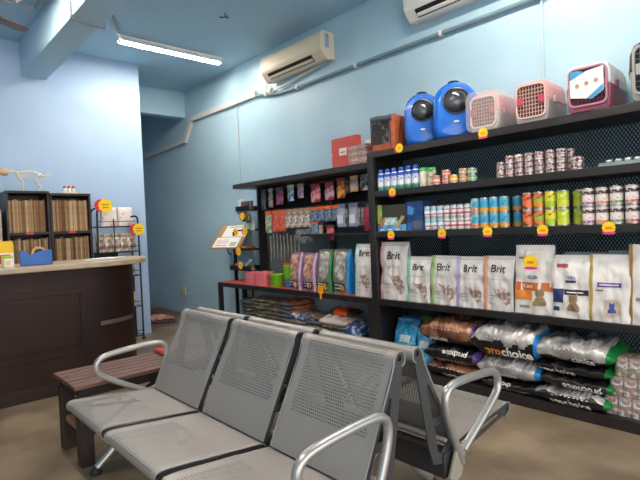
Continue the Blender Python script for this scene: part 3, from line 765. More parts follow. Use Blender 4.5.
# ------------------------------------------------------------------ little side rack at the left end
t = thing('side_rack', 'small black wire rack of trays at the left end of the low unit', 'rack', (-5.15,3.42,0))
WR = WIRE
MB().box(-.28,-.255,-.02,.02,0,1.24).build('post', WR, t)
MB().box(.20,.225,.06,.08,TZ+.001,1.60).build('post', WR, t)
MB().box(-.06,-.045,.09,.105,.0,TZ-.05).build('post', WR, t)
for z, x0, x1, hh in ((1.49,-.06,.22,.06),(1.245,-.03,.22,.02),(1.01,-.16,.20,.02),(.76,-.25,.22,.06)):
    m = MB().box(x0,x1,-.10,.08,z,z+.006).box(x0,x1,-.10,-.094,z,z+hh).box(x0,x1,.074,.08,z,z+hh).box(x0,x0+.006,-.094,.074,z,z+hh)
    m.build('tray', WR, t)
# joins trays to the back post
MB().box(-.26,.20,.062,.078,1.0,1.008).build('cross_bar', WR, t); MB().box(-.26,.20,.062,.078,.75,.758).build('cross_bar', WR, t)
cc = ['2b2b33','8a2f3c','3a4a5c','5c3d2c','2f3a30','70586c','38383c']
for k in range(7):
    o = MB().lathe([(.014,0),(.014,.10),(.008,.115)], 10).build('flea_collar_tube', mat('tube_'+cc[k], cc[k], .4), None, smooth=True, loc=(-5.18+k*.037,3.40,1.4965))
    tag(o, 'dark slim tube on the top tray of the side rack, %s from the left'%ORD[k], 'tube', 'tubes on the top tray')
for k in range(7):
    o = MB().lathe([(.012,0),(.013,.05),(.013,.075),(.006,.082),(.006,.10)], 10).build('dropper_bottle', mat('dropper_%d'%(k%3), ('e6ebe6','7fc46a','d8d8d4')[k%3], .35), None, smooth=True, loc=(-5.15+k*.036,3.39,1.2515))
    tag(o, 'small dropper bottle on the second tray of the side rack, %s from left'%ORD[k], 'bottle', 'dropper bottles on the second tray')
hang_pack('olive_packet','olive and brown packet under the top tray of the side rack',-5.03,1.49,.12,.13,C('u_olive','6d6b4e','40382c'),C('u_h','8a8a70','5c4a3a'),.05,y=3.335)
hang_pack('olive_packet','dark olive packet under the top tray, right of its twin',-4.95,1.47,.08,.13,C('u_olive2','54573f','2c2c26'),C('u_h','8a8a70','5c4a3a'),.05,y=3.335)
for k in range(3):
    o = MB().lathe([(.0,-.10),(.02,-.095),(.024,-.06),(.024,.05),(.012,.07),(.012,.10),(0,.10)], 12, axis='x').build('amber_bottle', mat('amber','a8701c',.25,0,col2='7a4a10',scale=20), None, smooth=True, loc=(-5.13+k*.02,3.345+k*.051,1.041), rot=(0,0,random.uniform(-.03,.03)))
    tag(o, 'amber bottle lying on the third tray of the side rack, %s from the front'%ORD[k], 'bottle', 'amber bottles on the third tray')
for k, (x, c_, c2) in enumerate(((-5.34,'6f7d9a','c9d3e0'),(-5.24,'3f5fa8','aab8d8'),(-5.14,'8ea0b8','33405c'),(-5.02,'5c3a3c','a89a98'))):
    o = pouch('treat_bag',.09,.075,.07,FOILB,seed=40+k).build('treat_bag', mat('tb_%d'%k, c_, .35, col2=c2, scale=30, bump=.3), None, smooth=True, loc=(x,3.40,.7665))
    tag(o, '%s small bag in the lowest tray of the side rack'%('grey blue','bright blue','pale blue','brown')[k], 'bag')
o = thing('brush', 'pale green grooming brush leaning in the lowest tray of the side rack', 'brush', (-4.98,3.34,.80), rot=(0,radians(-32),0))
MB().box(-.07,.08,-.012,.012,.045,.075).build('head', mat('brush_green','a9b8a0',.5), o, bevel=.006); MB().box(-.12,-.07,-.008,.008,.05,.068).build('handle', WHITE, o, bevel=.005)
for i, (x, z, lab, y_, rr) in enumerate(((-5.03,1.425,'yellow tag with purple edge on the top tray of the side rack',3.30,.05),
    (-5.18,1.235,'left yellow and red burst tag on the second tray of the side rack',3.30,.05),(-4.99,1.235,'right yellow and red burst tag on the second tray of the side rack',3.30,.05),
    (-5.15,1.00,'yellow and red burst tag on the amber bottle tray',3.30,.055),(-5.12,.83,'yellow burst tag on the lowest tray of the side rack',3.30,.05))):
    burst('price_tag', lab, (x,y_,z), radians(0), rr)
t = thing('notice_board', 'wooden clipboard with white printed sheets tilted beside the side rack', 'notice board', (-5.43,3.27,1.03), rot=(radians(-42),0,radians(14)))
MB().box(-.26,.26,-.012,0,0,.40).build('board', mat('board_wood','b48f62',.5,col2='a07c52',scale=6), t, bevel=.003)
MB().box(-.16,.25,-.0135,-.0125,.19,.38).build('sheet', PAPER, t)
MB().box(-.22,.20,-.0135,-.0125,.02,.18).build('sheet', PAPER, t)
GR = mat('print_grey','8f959c',.6); PR = mat('print_pink','e2a7a0',.6); GN = mat('print_green','9fc0a4',.6)
for i in range(4):
    MB().box(-.19,.02,-.0142,-.0136,.04+i*.03,.05+i*.03).build('print_line', (GR,PR,GR,PR)[i], t)
MB().box(.06,.17,-.0142,-.0136,.035,.10).build('print_block', GN, t)
MB().box(-.10,.2,-.0142,-.0136,.345,.36).build('print_line', GR, t)
MB().tube([(.02,-.0142,.24),(.06,-.0142,.29)], .004, 5).build('pen_mark', INK, t)
MB().box(.20,.25,-.035,-.0125,.30,.36).build('clip', INK, t)
MB().tube([(-.0,.002,.05),(.03,.07,-.02),(.05,.10,.0)], .007, 6).build('bracket', WIRE, t)
# ------------------------------------------------------------------ standing gusset bags
class Bag:
    def __init__(s, w, h, d, seed=0, lean=0.0, top=.07):
        s.w, s.h, s.d, s.seed, s.lean, s.top = w, h, d, seed, lean, top
    def half(s, v): return s.w/2*(1-.035*sin(pi*min(v*1.1,1)))*(1+.02*(v > .8)*(v-.8)*5)
    def dep(s, v): return s.d*(max(0, 1-(v/(1-s.top))**2.3)**.62 if v < 1-s.top else 0)*.98+.005
    def cy(s, v): return s.d/2+s.lean*v*s.h
    def front(s, u, v, off=0.0):
        dp = s.dep(v)
        y = s.cy(v)-dp/2*(.72+.28*cos(u*pi/2)**.7 if abs(u) < 1 else .72)
        fr = min(1, dp/s.d*2)
        y += (noise.noise(Vector((u*1.6+s.seed*3.1, v*3.2, s.seed)))*.020+noise.noise(Vector((u*4+s.seed, v*7, 5)))*.009)*fr
        y += sin(u*3+s.seed)*.006*max(0, v-.6)
        return (u*s.half(v), y-off, v*s.h)
    def build(s, name, mats, parent, strip=None):
        """mats: face, strip, side"""
        us = sorted([-1+2*i/40 for i in range(41)]+[-.71,.71,-.84,.72]); N = 36; E_ = len(us)-1; m = MB(); rows = []
        for j in range(N+1):
            v = j/N; ring = [s.front(u, v) for u in us]
            hw = s.half(v); dp = s.dep(v); c = s.cy(v)
            ring += [(hw-.18*dp, c, v*s.h), (hw, c+dp*.36, v*s.h)]
            ring += [(u*hw, c+dp/2*(.72+.28*cos(u*pi/2)), v*s.h) for u in (.6,.2,-.2,-.6)]
            ring += [(-hw, c+dp*.36, v*s.h), (-hw+.18*dp, c, v*s.h)]
            rows.append(ring)
        n = len(rows[0]); vs = [p for r in rows for p in r]
        m.v = vs
        for j in range(N):
            for k in range(n):
                m.f.append((j*n+k, j*n+(k+1) % n, (j+1)*n+(k+1) % n, (j+1)*n+k))
                if k >= E_: mi = 2
                elif strip and ((strip[0] < 0 and (us[k]+us[min(k+1,E_)])/2 < strip[0]) or (strip[0] > 0 and us[k] >= strip[0])): mi = 1
                else: mi = 0
                if k == n-1 or k == n-2: mi = 1 if strip else 2
                m.m.append(mi)
        m.f.append(tuple(range(n))[::-1]); m.m.append(0); m.f.append(tuple(N*n+k for k in range(n))); m.m.append(0)
        return m.build(name, mats, parent, smooth=True, angle=60)
    def patch(s, poly, name, ma, parent, off=.0026):
        """decal following the front: poly in (u,v), convex-ish fan with subdivision"""
        bm = bmesh.new(); vs = [bm.verts.new((p[0], p[1], 0)) for p in poly]; bm.faces.new(vs)
        bmesh.ops.triangulate(bm, faces=bm.faces)
        for _ in range(3): bmesh.ops.subdivide_edges(bm, edges=bm.edges, cuts=1, use_grid_fill=True)
        bmesh.ops.triangulate(bm, faces=bm.faces)
        bm.verts.ensure_lookup_table()
        v = [s.front(x.co.x, x.co.y, off) for x in bm.verts]; f = [tuple(q.index for q in x.verts) for x in bm.faces]
        bm.free()
        return MB().add(v, f).build(name, ma, parent)
    def rect(s, u0, u1, v0, v1, name, ma, parent, off=.0026): return s.patch([(u0,v0),(u1,v0),(u1,v1),(u0,v1)], name, ma, parent, off)
    def text(s, txt, u, v, size, ma, parent, bold=.02, shear=0., off=.0058, name='lettering'):
        return text_on(txt, size, lambda a, b: s.front(u+a/(s.w/2), v+b/s.h, off), name, ma, parent, bold, False, shear)

BAGF = mat('bag_face_silver', 'dcdad8', .42, .05, col2='c9c7c6', scale=5, bump=.25, bscale=14)
BAGS = mat('bag_side_silver', 'b9b8b8', .4, .2, bump=.3, bscale=18)
MEAT = mat('print_meat', '8d7268', .5, col2='cdc2bc', scale=38, lo=.45, hi=.6)
PGR = mat('print_text_grey', '8c8a8c', .6)
def brit(label, x, y, w, h, strip, seed, rz, z=S4, d=.10, tx=.0, tv=.76, ts=.078):
    t = thing('cat_food_bag', label, 'pet food bag', (x, y, z+.0005), rz)
    b = Bag(w, h, d, seed)
    sm = mat('bag_strip_'+strip, strip, .4, .05, bump=.3, bscale=14)
    b.build('bag', [BAGF, sm, BAGS], t, (-.70,))
    b.text('Brit', tx, tv, ts*w/.24, INK, t, .012, .12)
    b.rect(-.5,.55,.565,.572,'rule_line', PGR, t)
    MEATS = [(-.35,.44),(.02,.40),(.40,.43),(.80,.32),(.80,.15),(.55,.10),(.18,.22)]
    b.patch(MEATS, 'meat_picture', MEAT, t)
    b.rect(-.62,-.1,.26,.275,'text_line', PGR, t); b.rect(-.62,-.2,.21,.22,'text_line', PGR, t); b.rect(-.62,-.15,.12,.13,'text_line', PGR, t)
    b.rect(-.76,.98,.935,.94,'seal_line', PGR, t)
    return t
brit('white Brit bag with pink left strip, tallest of the Brit bags on the tall shelves', -2.635, 3.175, .285, .480, 'd9b4b4', 1, .02, d=.11)
brit('small white Brit bag with a mint green left strip', -2.385, 3.175, .225, .362, '7cc3b0', 2, .05)
brit('white Brit bag with a lime green left strip', -2.155, 3.18, .235, .372, '9fc07a', 3, .0)
brit('white Brit bag with a lavender left strip', -1.925, 3.175, .235, .370, 'b5abd6', 4, .03)
brit('white Brit bag with a salmon orange left strip', -1.705, 3.17, .228, .378, 'd79a80', 5, .0)
brit('white Brit bag with a pale turquoise left side on the red board', -2.99, 3.185, .205, .465, '9fd0cc', 6, .0, z=TZ, d=.11, tx=.05, tv=.82, ts=.095)

NAVY = mat('print_navy','23356b',.5); HBL = mat('print_logo_blue','2c5aa0',.5); WTX = mat('print_white','f4f3f0',.5)
CATP = mat('print_tabby', '7a6248', .6, col2='a08763', scale=60)
def kitty(b, u, v, s, ma, t):
    k = s*.50*b.w/b.h
    P = lambda L: [(u+p[0]*s, v+p[1]*k) for p in L]
    b.patch(P([(-.42,0),(.42,0),(.48,.22),(.36,.50),(.15,.68),(-.15,.68),(-.34,.45),(-.46,.2)]), 'cat_picture', ma, t, .0038)
    b.patch(P([(.32*cos(a*pi/5), .86+.30*sin(a*pi/5)) for a in range(10)]), 'cat_picture', ma, t, .0042)
    for e in (-1, 1): b.patch(P([(e*.30,.95),(e*.28,1.32),(e*.06,1.12)][::e]), 'cat_picture', ma, t, .0040)
def hills(label, x, w, h, seed, strip, fn, y=3.18, d=.11, z=S4, rz=0):
    t = thing('cat_food_bag', label, 'pet food bag', (x, y, z+.0005), rz)
    b = Bag(w, h, d, seed)
    b.build('bag', [mat('bag_face_white','e9e7e3',.45,.02,col2='dbd8d4',scale=5,bump=.2,bscale=12), mat('bag_strip_'+strip, strip, .4, .1), BAGS], t, (-.84,))
    fn(b, t); return t
def f1(b, t):
    b.rect(-.5,.5,.925,.93,'seal_line', PGR, t)
    b.patch([(-.28,.535),(-.2,.51),(.2,.51),(.28,.535),(.2,.56),(-.2,.56)], 'logo', HBL, t); b.text("Hill's", 0,.535,.026, WTX, t, .01)
    b.rect(-.98,.98,.34,.46,'orange_band', mat('print_orange_dark','c2652c',.5), t)
    b.rect(-.98,-.02,.20,.338,'orange_block', mat('print_orange','e08a32',.5), t)
    b.text('Care', -.25,.405,.035, WTX, t, .01)
    kitty(b, .38,.13,.72, CATP, t); b.rect(-.75,-.2,.08,.12,'text_line', PGR, t); b.rect(-.8,-.45,.80,.825,'text_line', mat('print_redtext','a34b48',.5), t)
hills('white bag with orange band, tabby cat and a burst tag stuck on it', -1.462, .255, .452, 11, 'dedbd5', f1)
def f2(b, t):
    b.rect(-.75,-.1,.80,.86,'text_block', mat('print_redtext','a34b48',.5), t)
    b.patch([(-.3,.60),(.35,.60),(.28,.56),(-.25,.56)], 'logo', NAVY, t); b.text("Hill's", .05,.64,.03, NAVY, t, .01)
    b.rect(-.98,-.35,.24,.46,'navy_block', NAVY, t); b.rect(-.33,.96,.37,.455,'black_band', INK, t); b.rect(-.2,.7,.405,.42,'band_text', WTX, t, .0038)
    kitty(b, .2,.12,.74, CATP, t); b.rect(-.95,-.6,.10,.17,'text_block', NAVY, t)
hills('white bag with navy block, black band and tabby cat picture', -1.225, .225, .39, 12, 'c9c5be', f2, y=3.165)
def f3(b, t):
    b.rect(-.6,.55,.52,.585,'purple_band', mat('print_purple','6b3f96',.5), t); b.rect(-.5,.45,.545,.562,'band_text', WTX, t, .0038)
    b.patch([(-.3,.12),(0,.06),(.5,.12),(.6,.26),(.3,.34),(-.2,.33)], 'halo_picture', mat('print_halo','d8cdb9',.5,col2='b9a78c',scale=20), t)
    kitty(b, .1,.14,.42, mat('print_bluecat','33479a',.5), t); b.rect(-.7,-.3,.46,.475,'text_line', INK, t)
hills('white bag with purple band, blue cat silhouette and gold left edge', -1.003, .225, .395, 13, 'bda650', f3, y=3.165, rz=.04)
def f4(b, t):
    b.patch([(-.5,.58),(.6,.58),(.6,.63),(-.5,.63)], 'logo', HBL, t); b.text("Hill's", 0,.605,.03, WTX, t, .01)
    b.rect(-.7,.7,.30,.34,'text_line', PGR, t); kitty(b, 0,.08,.5, mat('print_bluecat','33479a',.5), t)
hills('tall white bag with gold left edge cut by the right edge of the photo', -.79, .235, .455, 14, 'a07a3c', f4, y=3.165)
for k, (x, w, h, lab) in enumerate(((-1.20,.25,.40,'grey topped bag standing behind the navy and purple bags'),(-.94,.24,.41,'grey silver bag behind the purple banded bag'))):
    t = thing('cat_food_bag', lab, 'pet food bag', (x, 3.315, S4+.0005)); Bag(w,h,.10,20+k).build('bag', [BAGS, BAGS, mat('bag_dark_side','4a5560',.5)], t)
burst('price_tag','yellow and pink burst tag stuck on the orange banded bag',(-1.46,3.158,S4+.345),0,.05,two='low')

# brown, green and blue litter style pouches on the red board
def window_bag(label, x, w, h, body, side, win1, win2, seed):
    t = thing('treat_pouch', label, 'pouch bag', (x, 3.19, TZ+.0005), random.uniform(-.04,.04))
    b = Bag(w, h, .11, seed)
    b.build('bag', [body, side, side], t, (.72,))
    b.patch([(-.75,.55),(-.6,.92),(0,.95),(.5,.92),(.62,.55),(.5,.36),(0,.30),(-.55,.36)], 'clear_window', mat('win_'+win1, win1, .3, .1, col2=win2, scale=20, bump=.4, lo=.4, hi=.62), t)
    b.rect(-.98,.60,.05,.24,'dark_label', mat('label_black','2b2a30',.5), t); b.rect(-.85,.3,.19,.205,'label_text', WTX, t, .0038); b.rect(-.85,.1,.12,.13,'label_text', WTX, t, .0038)
    b.patch([(.2+.3*cos(a*pi/5), .14+.075*sin(a*pi/5)) for a in range(10)], 'round_picture', mat('round_'+win1, 'd89a98' if win1 != '8c8a86' else 'c9a24a', .5), t, .004)
    return t
PKB = mat('pouch_pink','c5a3c6',.4); DKB = mat('pouch_mauve','6d565c',.4,.1,col2='a08a90',scale=10)
window_bag('pink edged pouch with brown biscuits in its window, left of the pair', -3.955,.20,.385,DKB,PKB,'9a6c58','d8b7a6',31)
window_bag('pink edged pouch with brown biscuits in its window, right of the pair', -3.735,.205,.38,DKB,PKB,'9a6c59','d8b7a6',32)
window_bag('pouch with a grey window and a dark green right side', -3.505,.205,.415,mat('pouch_grey','77746f',.4,.1),mat('pouch_green','1f8a44',.4),'8c8a86','cfccc6',33)
window_bag('pouch with a grey window and a bright blue right side', -3.275,.215,.415,mat('pouch_grey2','77746f',.4,.1),mat('pouch_blue','2385c9',.4),'8c8a86','cfccc6',34)
# stacked bowls and boxes on the red board
def bowl_stack(label, x, y, n, r, h, col, z=TZ, sq=False):
    g = 'stacked bowls'
    for k in range(n):
        hh = h/n
        m = MB()
        if sq:
            o0 = rrect(2*r,2*r*.8,.02); o1 = rrect(2*r*.9,2*r*.72,.02)
            m.loft([[(p[0],p[1],0) for p in o1],[(p[0],p[1],hh-.0012) for p in o0],[(p[0]*.93,p[1]*.93,hh-.0012) for p in o0],[(p[0]*.88,p[1]*.88,.004) for p in o0]])
        else:
            m.lathe([(r*.82,0),(r*.95,hh*.6),(r,hh-.0012),(r*.94,hh-.0012),(r*.78,.004)], 24)
        o = m.build('pet_bowl', mat('bowl_'+col, col, .35), None, smooth=True, loc=(x,y,z+k*hh+.0006), rot=(0,0,.1))
        tag(o, label % ('topmost' if k == n-1 else ORD[k]+' from the bottom'), 'bowl', None)
bowl_stack('pink plastic tub in the left pink stack, %s', -4.76,3.25,3,.095,.145,'e9838c', sq=True)
bowl_stack('pink plastic tub in the right pink stack, %s', -4.56,3.25,3,.095,.155,'ea7f88', sq=True)
bowl_stack('lime green bowl in the low stack beside the pink tubs, %s', -4.345,3.27,4,.085,.135,'7ec52c')
bowl_stack('orange bowl in the stack at the back, %s', -4.36,3.46,4,.075,.245,'ee6a2a')
bowl_stack('blue bowl under the green ones beside the pouches, %s', -4.15,3.31,2,.078,.09,'4a84cf')
bowl_stack('lime green bowl on top of the blue bowls, %s', -4.15,3.31,3,.082,.145,'7fd02e', z=TZ+.0905)
t = thing('price_sign','yellow square sign with an orange stem clipped to the red board','price sign',(-3.50,3.144,.665))
MB().box(-.035,.035,-.003,0,-.045,.03).build('card', YEL, t); MB().box(-.022,.022,-.004,-.003,-.03,.02).build('print', ORG, t); MB().box(-.014,.014,-.003,-.0,-.10,-.045).build('stem', ORG, t)

# ------------------------------------------------------------------ shelf edge burst tags
for x, z, lab, two in ((-2.49,1.86,'red and yellow burst tag on the top shelf under the orange pet bag','side'),(-1.76,1.855,'yellow and pink burst tag on the top shelf under the wrapped carrier','low'),
    (-2.58,1.515,'burst tag on the second shelf edge below the blue bottles','low'),(-2.61,1.165,'burst tag on the third shelf edge at the left end','low'),(-2.12,1.17,'burst tag below the small blue and white tins','low'),
    (-1.75,1.175,'burst tag below the blue cans','low'),(-1.37,1.175,'burst tag below the orange and yellow cans','low'),(-.99,1.18,'burst tag below the pastel cat food cans','low')):
    burst('price_tag', lab, (x,YF-.003,z), 0, .039, two=two)

# ------------------------------------------------------------------ cans
def can_proto(r, h, label_m, lid=TIN):
    c = thing('can', 'x', 'can')
    MB().lathe([(r*.93,0),(r,.002),(r,.005),(r*.97,.006),(r*.97,h-.006),(r,h-.005),(r,h-.002),(r*.96,h),(r*.93,h-.003),(0.001,h-.003)], 20).build('tin', lid, c, smooth=True)
    MB().lathe([(r*.985,.008),(r*.985,h-.008)], 20, caps=False).build('paper_label', label_m, c, smooth=True)
    return c
def place_cans(proto, spots, name, cat='can'):
    first = True
    for (x, y, z, rz, lab, grp) in spots:
        if first: o = proto; o.location = (x,y,z); o.rotation_euler = (0,0,rz); first = False
        else: o = dup(proto, (x,y,z), rz)
        o['label'] = lab; o.name = name
        if grp: o['group'] = grp
def two_high(name, cols, r, h, zs, desc, grp, y=3.20, kind='can', slash=False):
    n = len(cols)
    for i, (x, mt) in enumerate(cols):
        p = can_proto(r, h, mt)
        p['category'] = kind
        if slash:
            q_ = [(r*1.0*cos(a), r*1.0*sin(a), zz) for a, zz in ((-2.2,h*.50),(-2.0,h*.52),(-1.75,h*.62),(-1.5,h*.78),(-1.5,h*.70),(-1.75,h*.56),(-2.0,h*.47),(-2.2,h*.46))]
            MB().add(q_, [(0,1,6,7),(1,2,5,6),(2,3,4,5)]).build('slash_print', INK, p)
        place_cans(p, [(x, y, zs+.0005+k*(h+.0006), random.uniform(-.3,.3)+(.4 if slash else -1.2), desc % (('bottom','top')[k], ORD[i]), grp) for k in range(2)], name)
B1 = banded('lab_sm1',[(0,'c9dfe8'),(.2,'d8473f'),(.32,'e6eef0'),(.6,'9fc6d8'),(.85,'cfe0e6')],blot='4f86b0',bscale=70,lo=.55,hi=.6)
B2 = banded('lab_sm2',[(0,'e2e4e4'),(.15,'cc3a3a'),(.36,'e9e4dc'),(.62,'c44440'),(.72,'e6e6e4')],blot='7fa8c4',bscale=80,lo=.55,hi=.6)
two_high('small_tin',[(-2.277+.0585*k, B1 if k in (0,1,2) else B2) for k in range(7)],.0265,.0905,S3,'small blue, white and red tin, %s row, %s from the left','small tins on the third shelf')
T1 = banded('lab_tuna1',[(0,'e0a23c'),(.30,'3ea6cf'),(.8,'58b4d6')],blot='d9b55a',bscale=45,lo=.68,hi=.72)
T2 = banded('lab_tuna2',[(0,'d98a4a'),(.30,'48a8c8'),(.8,'7cc0cf')],blot='e9eef0',bscale=50,lo=.62,hi=.66)
two_high('tuna_can',[(-1.866,T2),(-1.795,T1),(-1.722,T1),(-1.648,T1)],.0335,.1065,S3,'sky blue can with orange foot, %s row, %s from the left','sky blue cans', slash=True)
two_high('tuna_can',[(-1.600,T1)],.0335,.1065,S3,'shaded sky blue can standing behind the front four, %s row, %s in back',None,y=3.295)
for i, (x, mt) in enumerate(((-1.866,T1),(-1.795,T1),(-1.722,T1),(-1.668,T1))):
    pass
M1 = banded('lab_meat1',[(0,'dd7a3c'),(.5,'e06a3c')],blot='6a2f22',bscale=35,lo=.55,hi=.6)
M2 = banded('lab_meat2',[(0,'d98a3a'),(.35,'9fb03a'),(.8,'d8694a')],blot='8a3a2a',bscale=35,lo=.58,hi=.62)
M3 = banded('lab_meat3',[(0,'a8c832'),(.4,'d9d830'),(.85,'e9dc3a')],blot='9a4a30',bscale=35,lo=.62,hi=.66)
M4 = banded('lab_meat4',[(0,'cfd83a'),(.4,'b8d23a'),(.85,'a8b83a')],blot='e9e48a',bscale=35,lo=.6,hi=.64)
for i, (x, mt, cn) in enumerate(((-1.484,M1,'orange red'),(-1.411,M2,'orange and green'),(-1.337,M3,'yellow'),(-1.262,M4,'yellow green'))):
    two_high('meat_can',[(x,mt)],.0355,.111,S3,cn+' dog food can, %s row%.0s','orange to green cans' if 0 else None)
for x, y_, cn in ((-1.200,3.29,'front'),(-1.205,3.37,'rear')):
    two_high('meat_can',[(x,M4)],.0355,.111,S3,'shaded green can behind the yellow green ones, '+cn+' column, %s row%.0s',None,y=y_)
for i, (x, cs, cn) in enumerate(((-1.113,'8a5fa0','lilac'),(-1.038,'e08a4a','orange'),(-.961,'4f9a52','green'),(-.882,'d0555a','red'),(-.803,'5a8ac0','blue'))):
    mt = banded('lab_cat_'+cn,[(0,'ded6d2'),(.04,cs),(.20,'e6dcd8'),(.62,'cfc6c4'),(.66,'3a3436'),(.88,'d8cfcc')],blot='cbb0a4',bscale=60,lo=.56,hi=.62)
    two_high('cat_food_can',[(x,mt)],.0355,.110,S3,'pastel cat food can with '+cn+' band, %s row%.0s',None)
# flat tins stacked on the second shelf
FT = banded('lab_flat',[(0,'e4dcd6'),(.35,'b0433c'),(.62,'e0d8d4')],blot='6a2f2c',bscale=60,lo=.5,hi=.56)
pf = can_proto(.0305,.0350,FT); sp_ = []
cx = [-1.664,-1.598,-1.533,-1.466,-1.399,-1.330,-1.262]; hn = [3,4,4,4,4,4,4]
for i, (x, n_) in enumerate(zip(cx, hn)):
    for k in range(n_):
        sp_.append((x,3.20,S2+.0005+k*.0356,random.uniform(0,6),'flat red and white tin, %s stack from the left, %s tin up' % (ORD[i], ORD[k]),'flat tins on the second shelf'))
for k in range(4): sp_.append((-1.237,3.262,S2+.0005+k*.0356,1,'flat red and white tin in the stack behind the tallest right one, %s up' % ORD[k],'flat tins on the second shelf'))
place_cans(pf, sp_, 'flat_tin')
p2_ = can_proto(.036,.0385,FT)
place_cans(p2_, [(-1.168,3.20,S2+.0005+k*.0392,k,'wider flat tin right of the tin stacks, %s' % ('bottom','top')[k],None) for k in range(2)], 'wide_tin')
# bottles and jars on the second shelf
BB = banded('lab_shampoo',[(0,'3a9a48'),(.16,'8fc27a'),(.24,'dfe6ee'),(.50,'c9d3e6'),(.74,'e6ebf2')],blot='5a78b8',bscale=60,lo=.56,hi=.6)
CAPB = mat('cap_blue','1f4fb0',.35); GRL = mat('bottle_green','3f9a4a',.4); CAPG = mat('cap_green','3fa65a',.4)
bt = thing('shampoo_bottle','x','bottle')
b_ = MB().lathe([(.029,0),(.032,.004),(.0325,.03),(.0325,.120),(.030,.135),(.020,.147)], 20).build('bottle', BB, bt, smooth=True)
MB().lathe([(.022,.146),(.024,.149),(.024,.168),(.019,.178)], 16).build('cap', CAPB, bt, smooth=True)
MB().lathe([(.0327,.112),(.0328,.124),(.0302,.1365)], 20, caps=False).build('shoulder_band', CAPB, bt, smooth=True)
place_cans(bt, [(-2.739+.0715*k,3.205,S2+.0005,0,'blue capped white and green bottle, %s from the left on the second shelf' % ORD[k],'shampoo bottles on the second shelf') for k in range(6)], 'shampoo_bottle')
t = thing('powder_tub','white tub with a green lid next to the blue capped bottles','tub',(-2.307,3.205,S2+.0005))
MB().lathe([(.030,0),(.031,.004),(.031,.115),(.029,.118)], 20).build('tub', mat('tub_white','e2ddd2',.45,col2='cfc3b2',scale=30), t, smooth=True)
MB().lathe([(.032,.118),(.0325,.14),(.028,.146)], 20).build('lid', CAPG, t, smooth=True)
t = thing('powder_tub','cream tub with a green lid and a small round green ring sticker','tub',(-2.232,3.205,S2+.0005))
MB().lathe([(.033,0),(.034,.004),(.034,.112),(.03,.118)], 20).build('tub', mat('tub_cream','d8c8b2',.45,col2='8a6a4a',scale=30,lo=.55,hi=.62), t, smooth=True)
MB().lathe([(.0335,.118),(.034,.136),(.028,.140)], 20).build('lid', CAPG, t, smooth=True)
MB().tube([(.02+.026*cos(a*pi/8), -.036, .09+.026*sin(a*pi/8)) for a in range(16)], .004, 6, closed=True).build('ring_sticker', mat('ring_green','6a9a5a',.4), t, smooth=True)
def sm(x, y, r, h, col, label, n=1, d='e6d8cc'):
    mt = banded('lab_s_'+col, [(0,col),(.3,d),(.55,col)], blot='b06a50', bscale=70, lo=.6, hi=.65)
    p = can_proto(r, h, mt)
    place_cans(p, [(x,y,S2+.0005+k*(h+.0006),0,label + ('' if n == 1 else ', '+('lower','upper')[k]),None) for k in range(n)], 'small_can')
sm(-2.176,3.185,.029,.072,'d98a70','short salmon pink can in front of the cream tub')
sm(-2.105,3.21,.033,.052,'e07a60','salmon pink can in the stack of two', 2)
sm(-2.031,3.195,.031,.062,'e0b040','short mustard yellow can on the second shelf')
sm(-1.962,3.215,.034,.050,'d8a848','yellow can in the stack right of the mustard can', 2)
sm(-1.885,3.205,.034,.047,'6fb48a','mint green can in the stack of two', 2)
# tray with small silver packets
t = thing('display_tray','shallow clear display tray at the right end of the second shelf','tray',(-.88,3.27,S2+.0005))
MB().box(-.17,.17,-.08,.08,0,.004).box(-.17,.17,-.08,-.076,.004,.022).box(-.17,-.166,-.076,.08,.004,.022).box(.166,.17,-.076,.08,.004,.022).build('tray', mat('tray_clear','9fb0b2',.25,alpha=.7), t)
for k in range(6):
    o = pouch('sachet',.045,.04,.03,BAGS,4,seed=60+k).build('sachet', mat('sachet_silver','7f8c90',.3,.3,col2='3a4448',scale=40), None, smooth=True, loc=(-1.01+k*.05,3.25,S2+.0052))
    tag(o, 'small silver grey sachet in the shallow tray, %s from the left' % ORD[k], 'sachet', 'sachets in the tray')
# boxes on the third shelf
t = thing('food_box','wide pet food box with lime left edge, dark top half and blue foot','box',(-2.625,3.27,S3+.0005))
MB().box(-.15,.15,-.09,.09,0,.215).build('carton', mat('box_darkbrown','3a3a30',.45,col2='2a3326',scale=20), t, bevel=.002)
pr = MB
MB().box(-.15,-.10,-.0915,-.0902,.06,.22).build('lime_edge', mat('print_lime','b0b83a',.5,col2='4a8a6a',scale=18), t)
MB().box(-.15,.15,-.0915,-.0902,0,.05).build('blue_foot', mat('print_midblue','3a7ab8',.5,col2='7ab0d8',scale=20), t)
MB().box(-.08,.06,-.0915,-.0902,.05,.11).build('cat_print', mat('print_teal','5fb0b8',.5,col2='e0e8e0',scale=36), t)
MB().add([(-.13,-.0925,.04),(-.09,-.0925,.04),(-.06,-.0925,.10),(-.09,-.0925,.11)], [(0,1,2,3)]).build('orange_print', mat('print_biscuit','c07a4a',.5), t)
MB().add([(.03,-.0925,.03),(.07,-.0925,.03),(.14,-.0925,.11),(.11,-.0925,.125)], [(0,1,2,3)]).build('tan_print', mat('print_tan','b09a78',.5), t)
for x in (-.1,-.02,.06): MB().box(x-.02,x+.02,-.0925,-.0916,.006,.016).build('white_print', WTX, t)
t = thing('food_box','narrow dark navy box right of the wide pet food box','box',(-2.39,3.27,S3+.0005))
MB().box(-.078,.078,-.09,.09,0,.228).build('carton', mat('box_navy','1c3566',.4,col2='27508a',scale=12), t, bevel=.002)
MB().box(-.02,.065,-.0915,-.0902,.01,.075).build('grey_panel', mat('print_greypanel','5a6470',.5), t)
MB().add([(-.07,-.0915,.13),(-.02,-.0915,.12),(0,-.0915,.17),(-.06,-.0915,.2)], [(0,1,2,3)]).build('blue_print', mat('print_skyblue','4a90cf',.5), t)
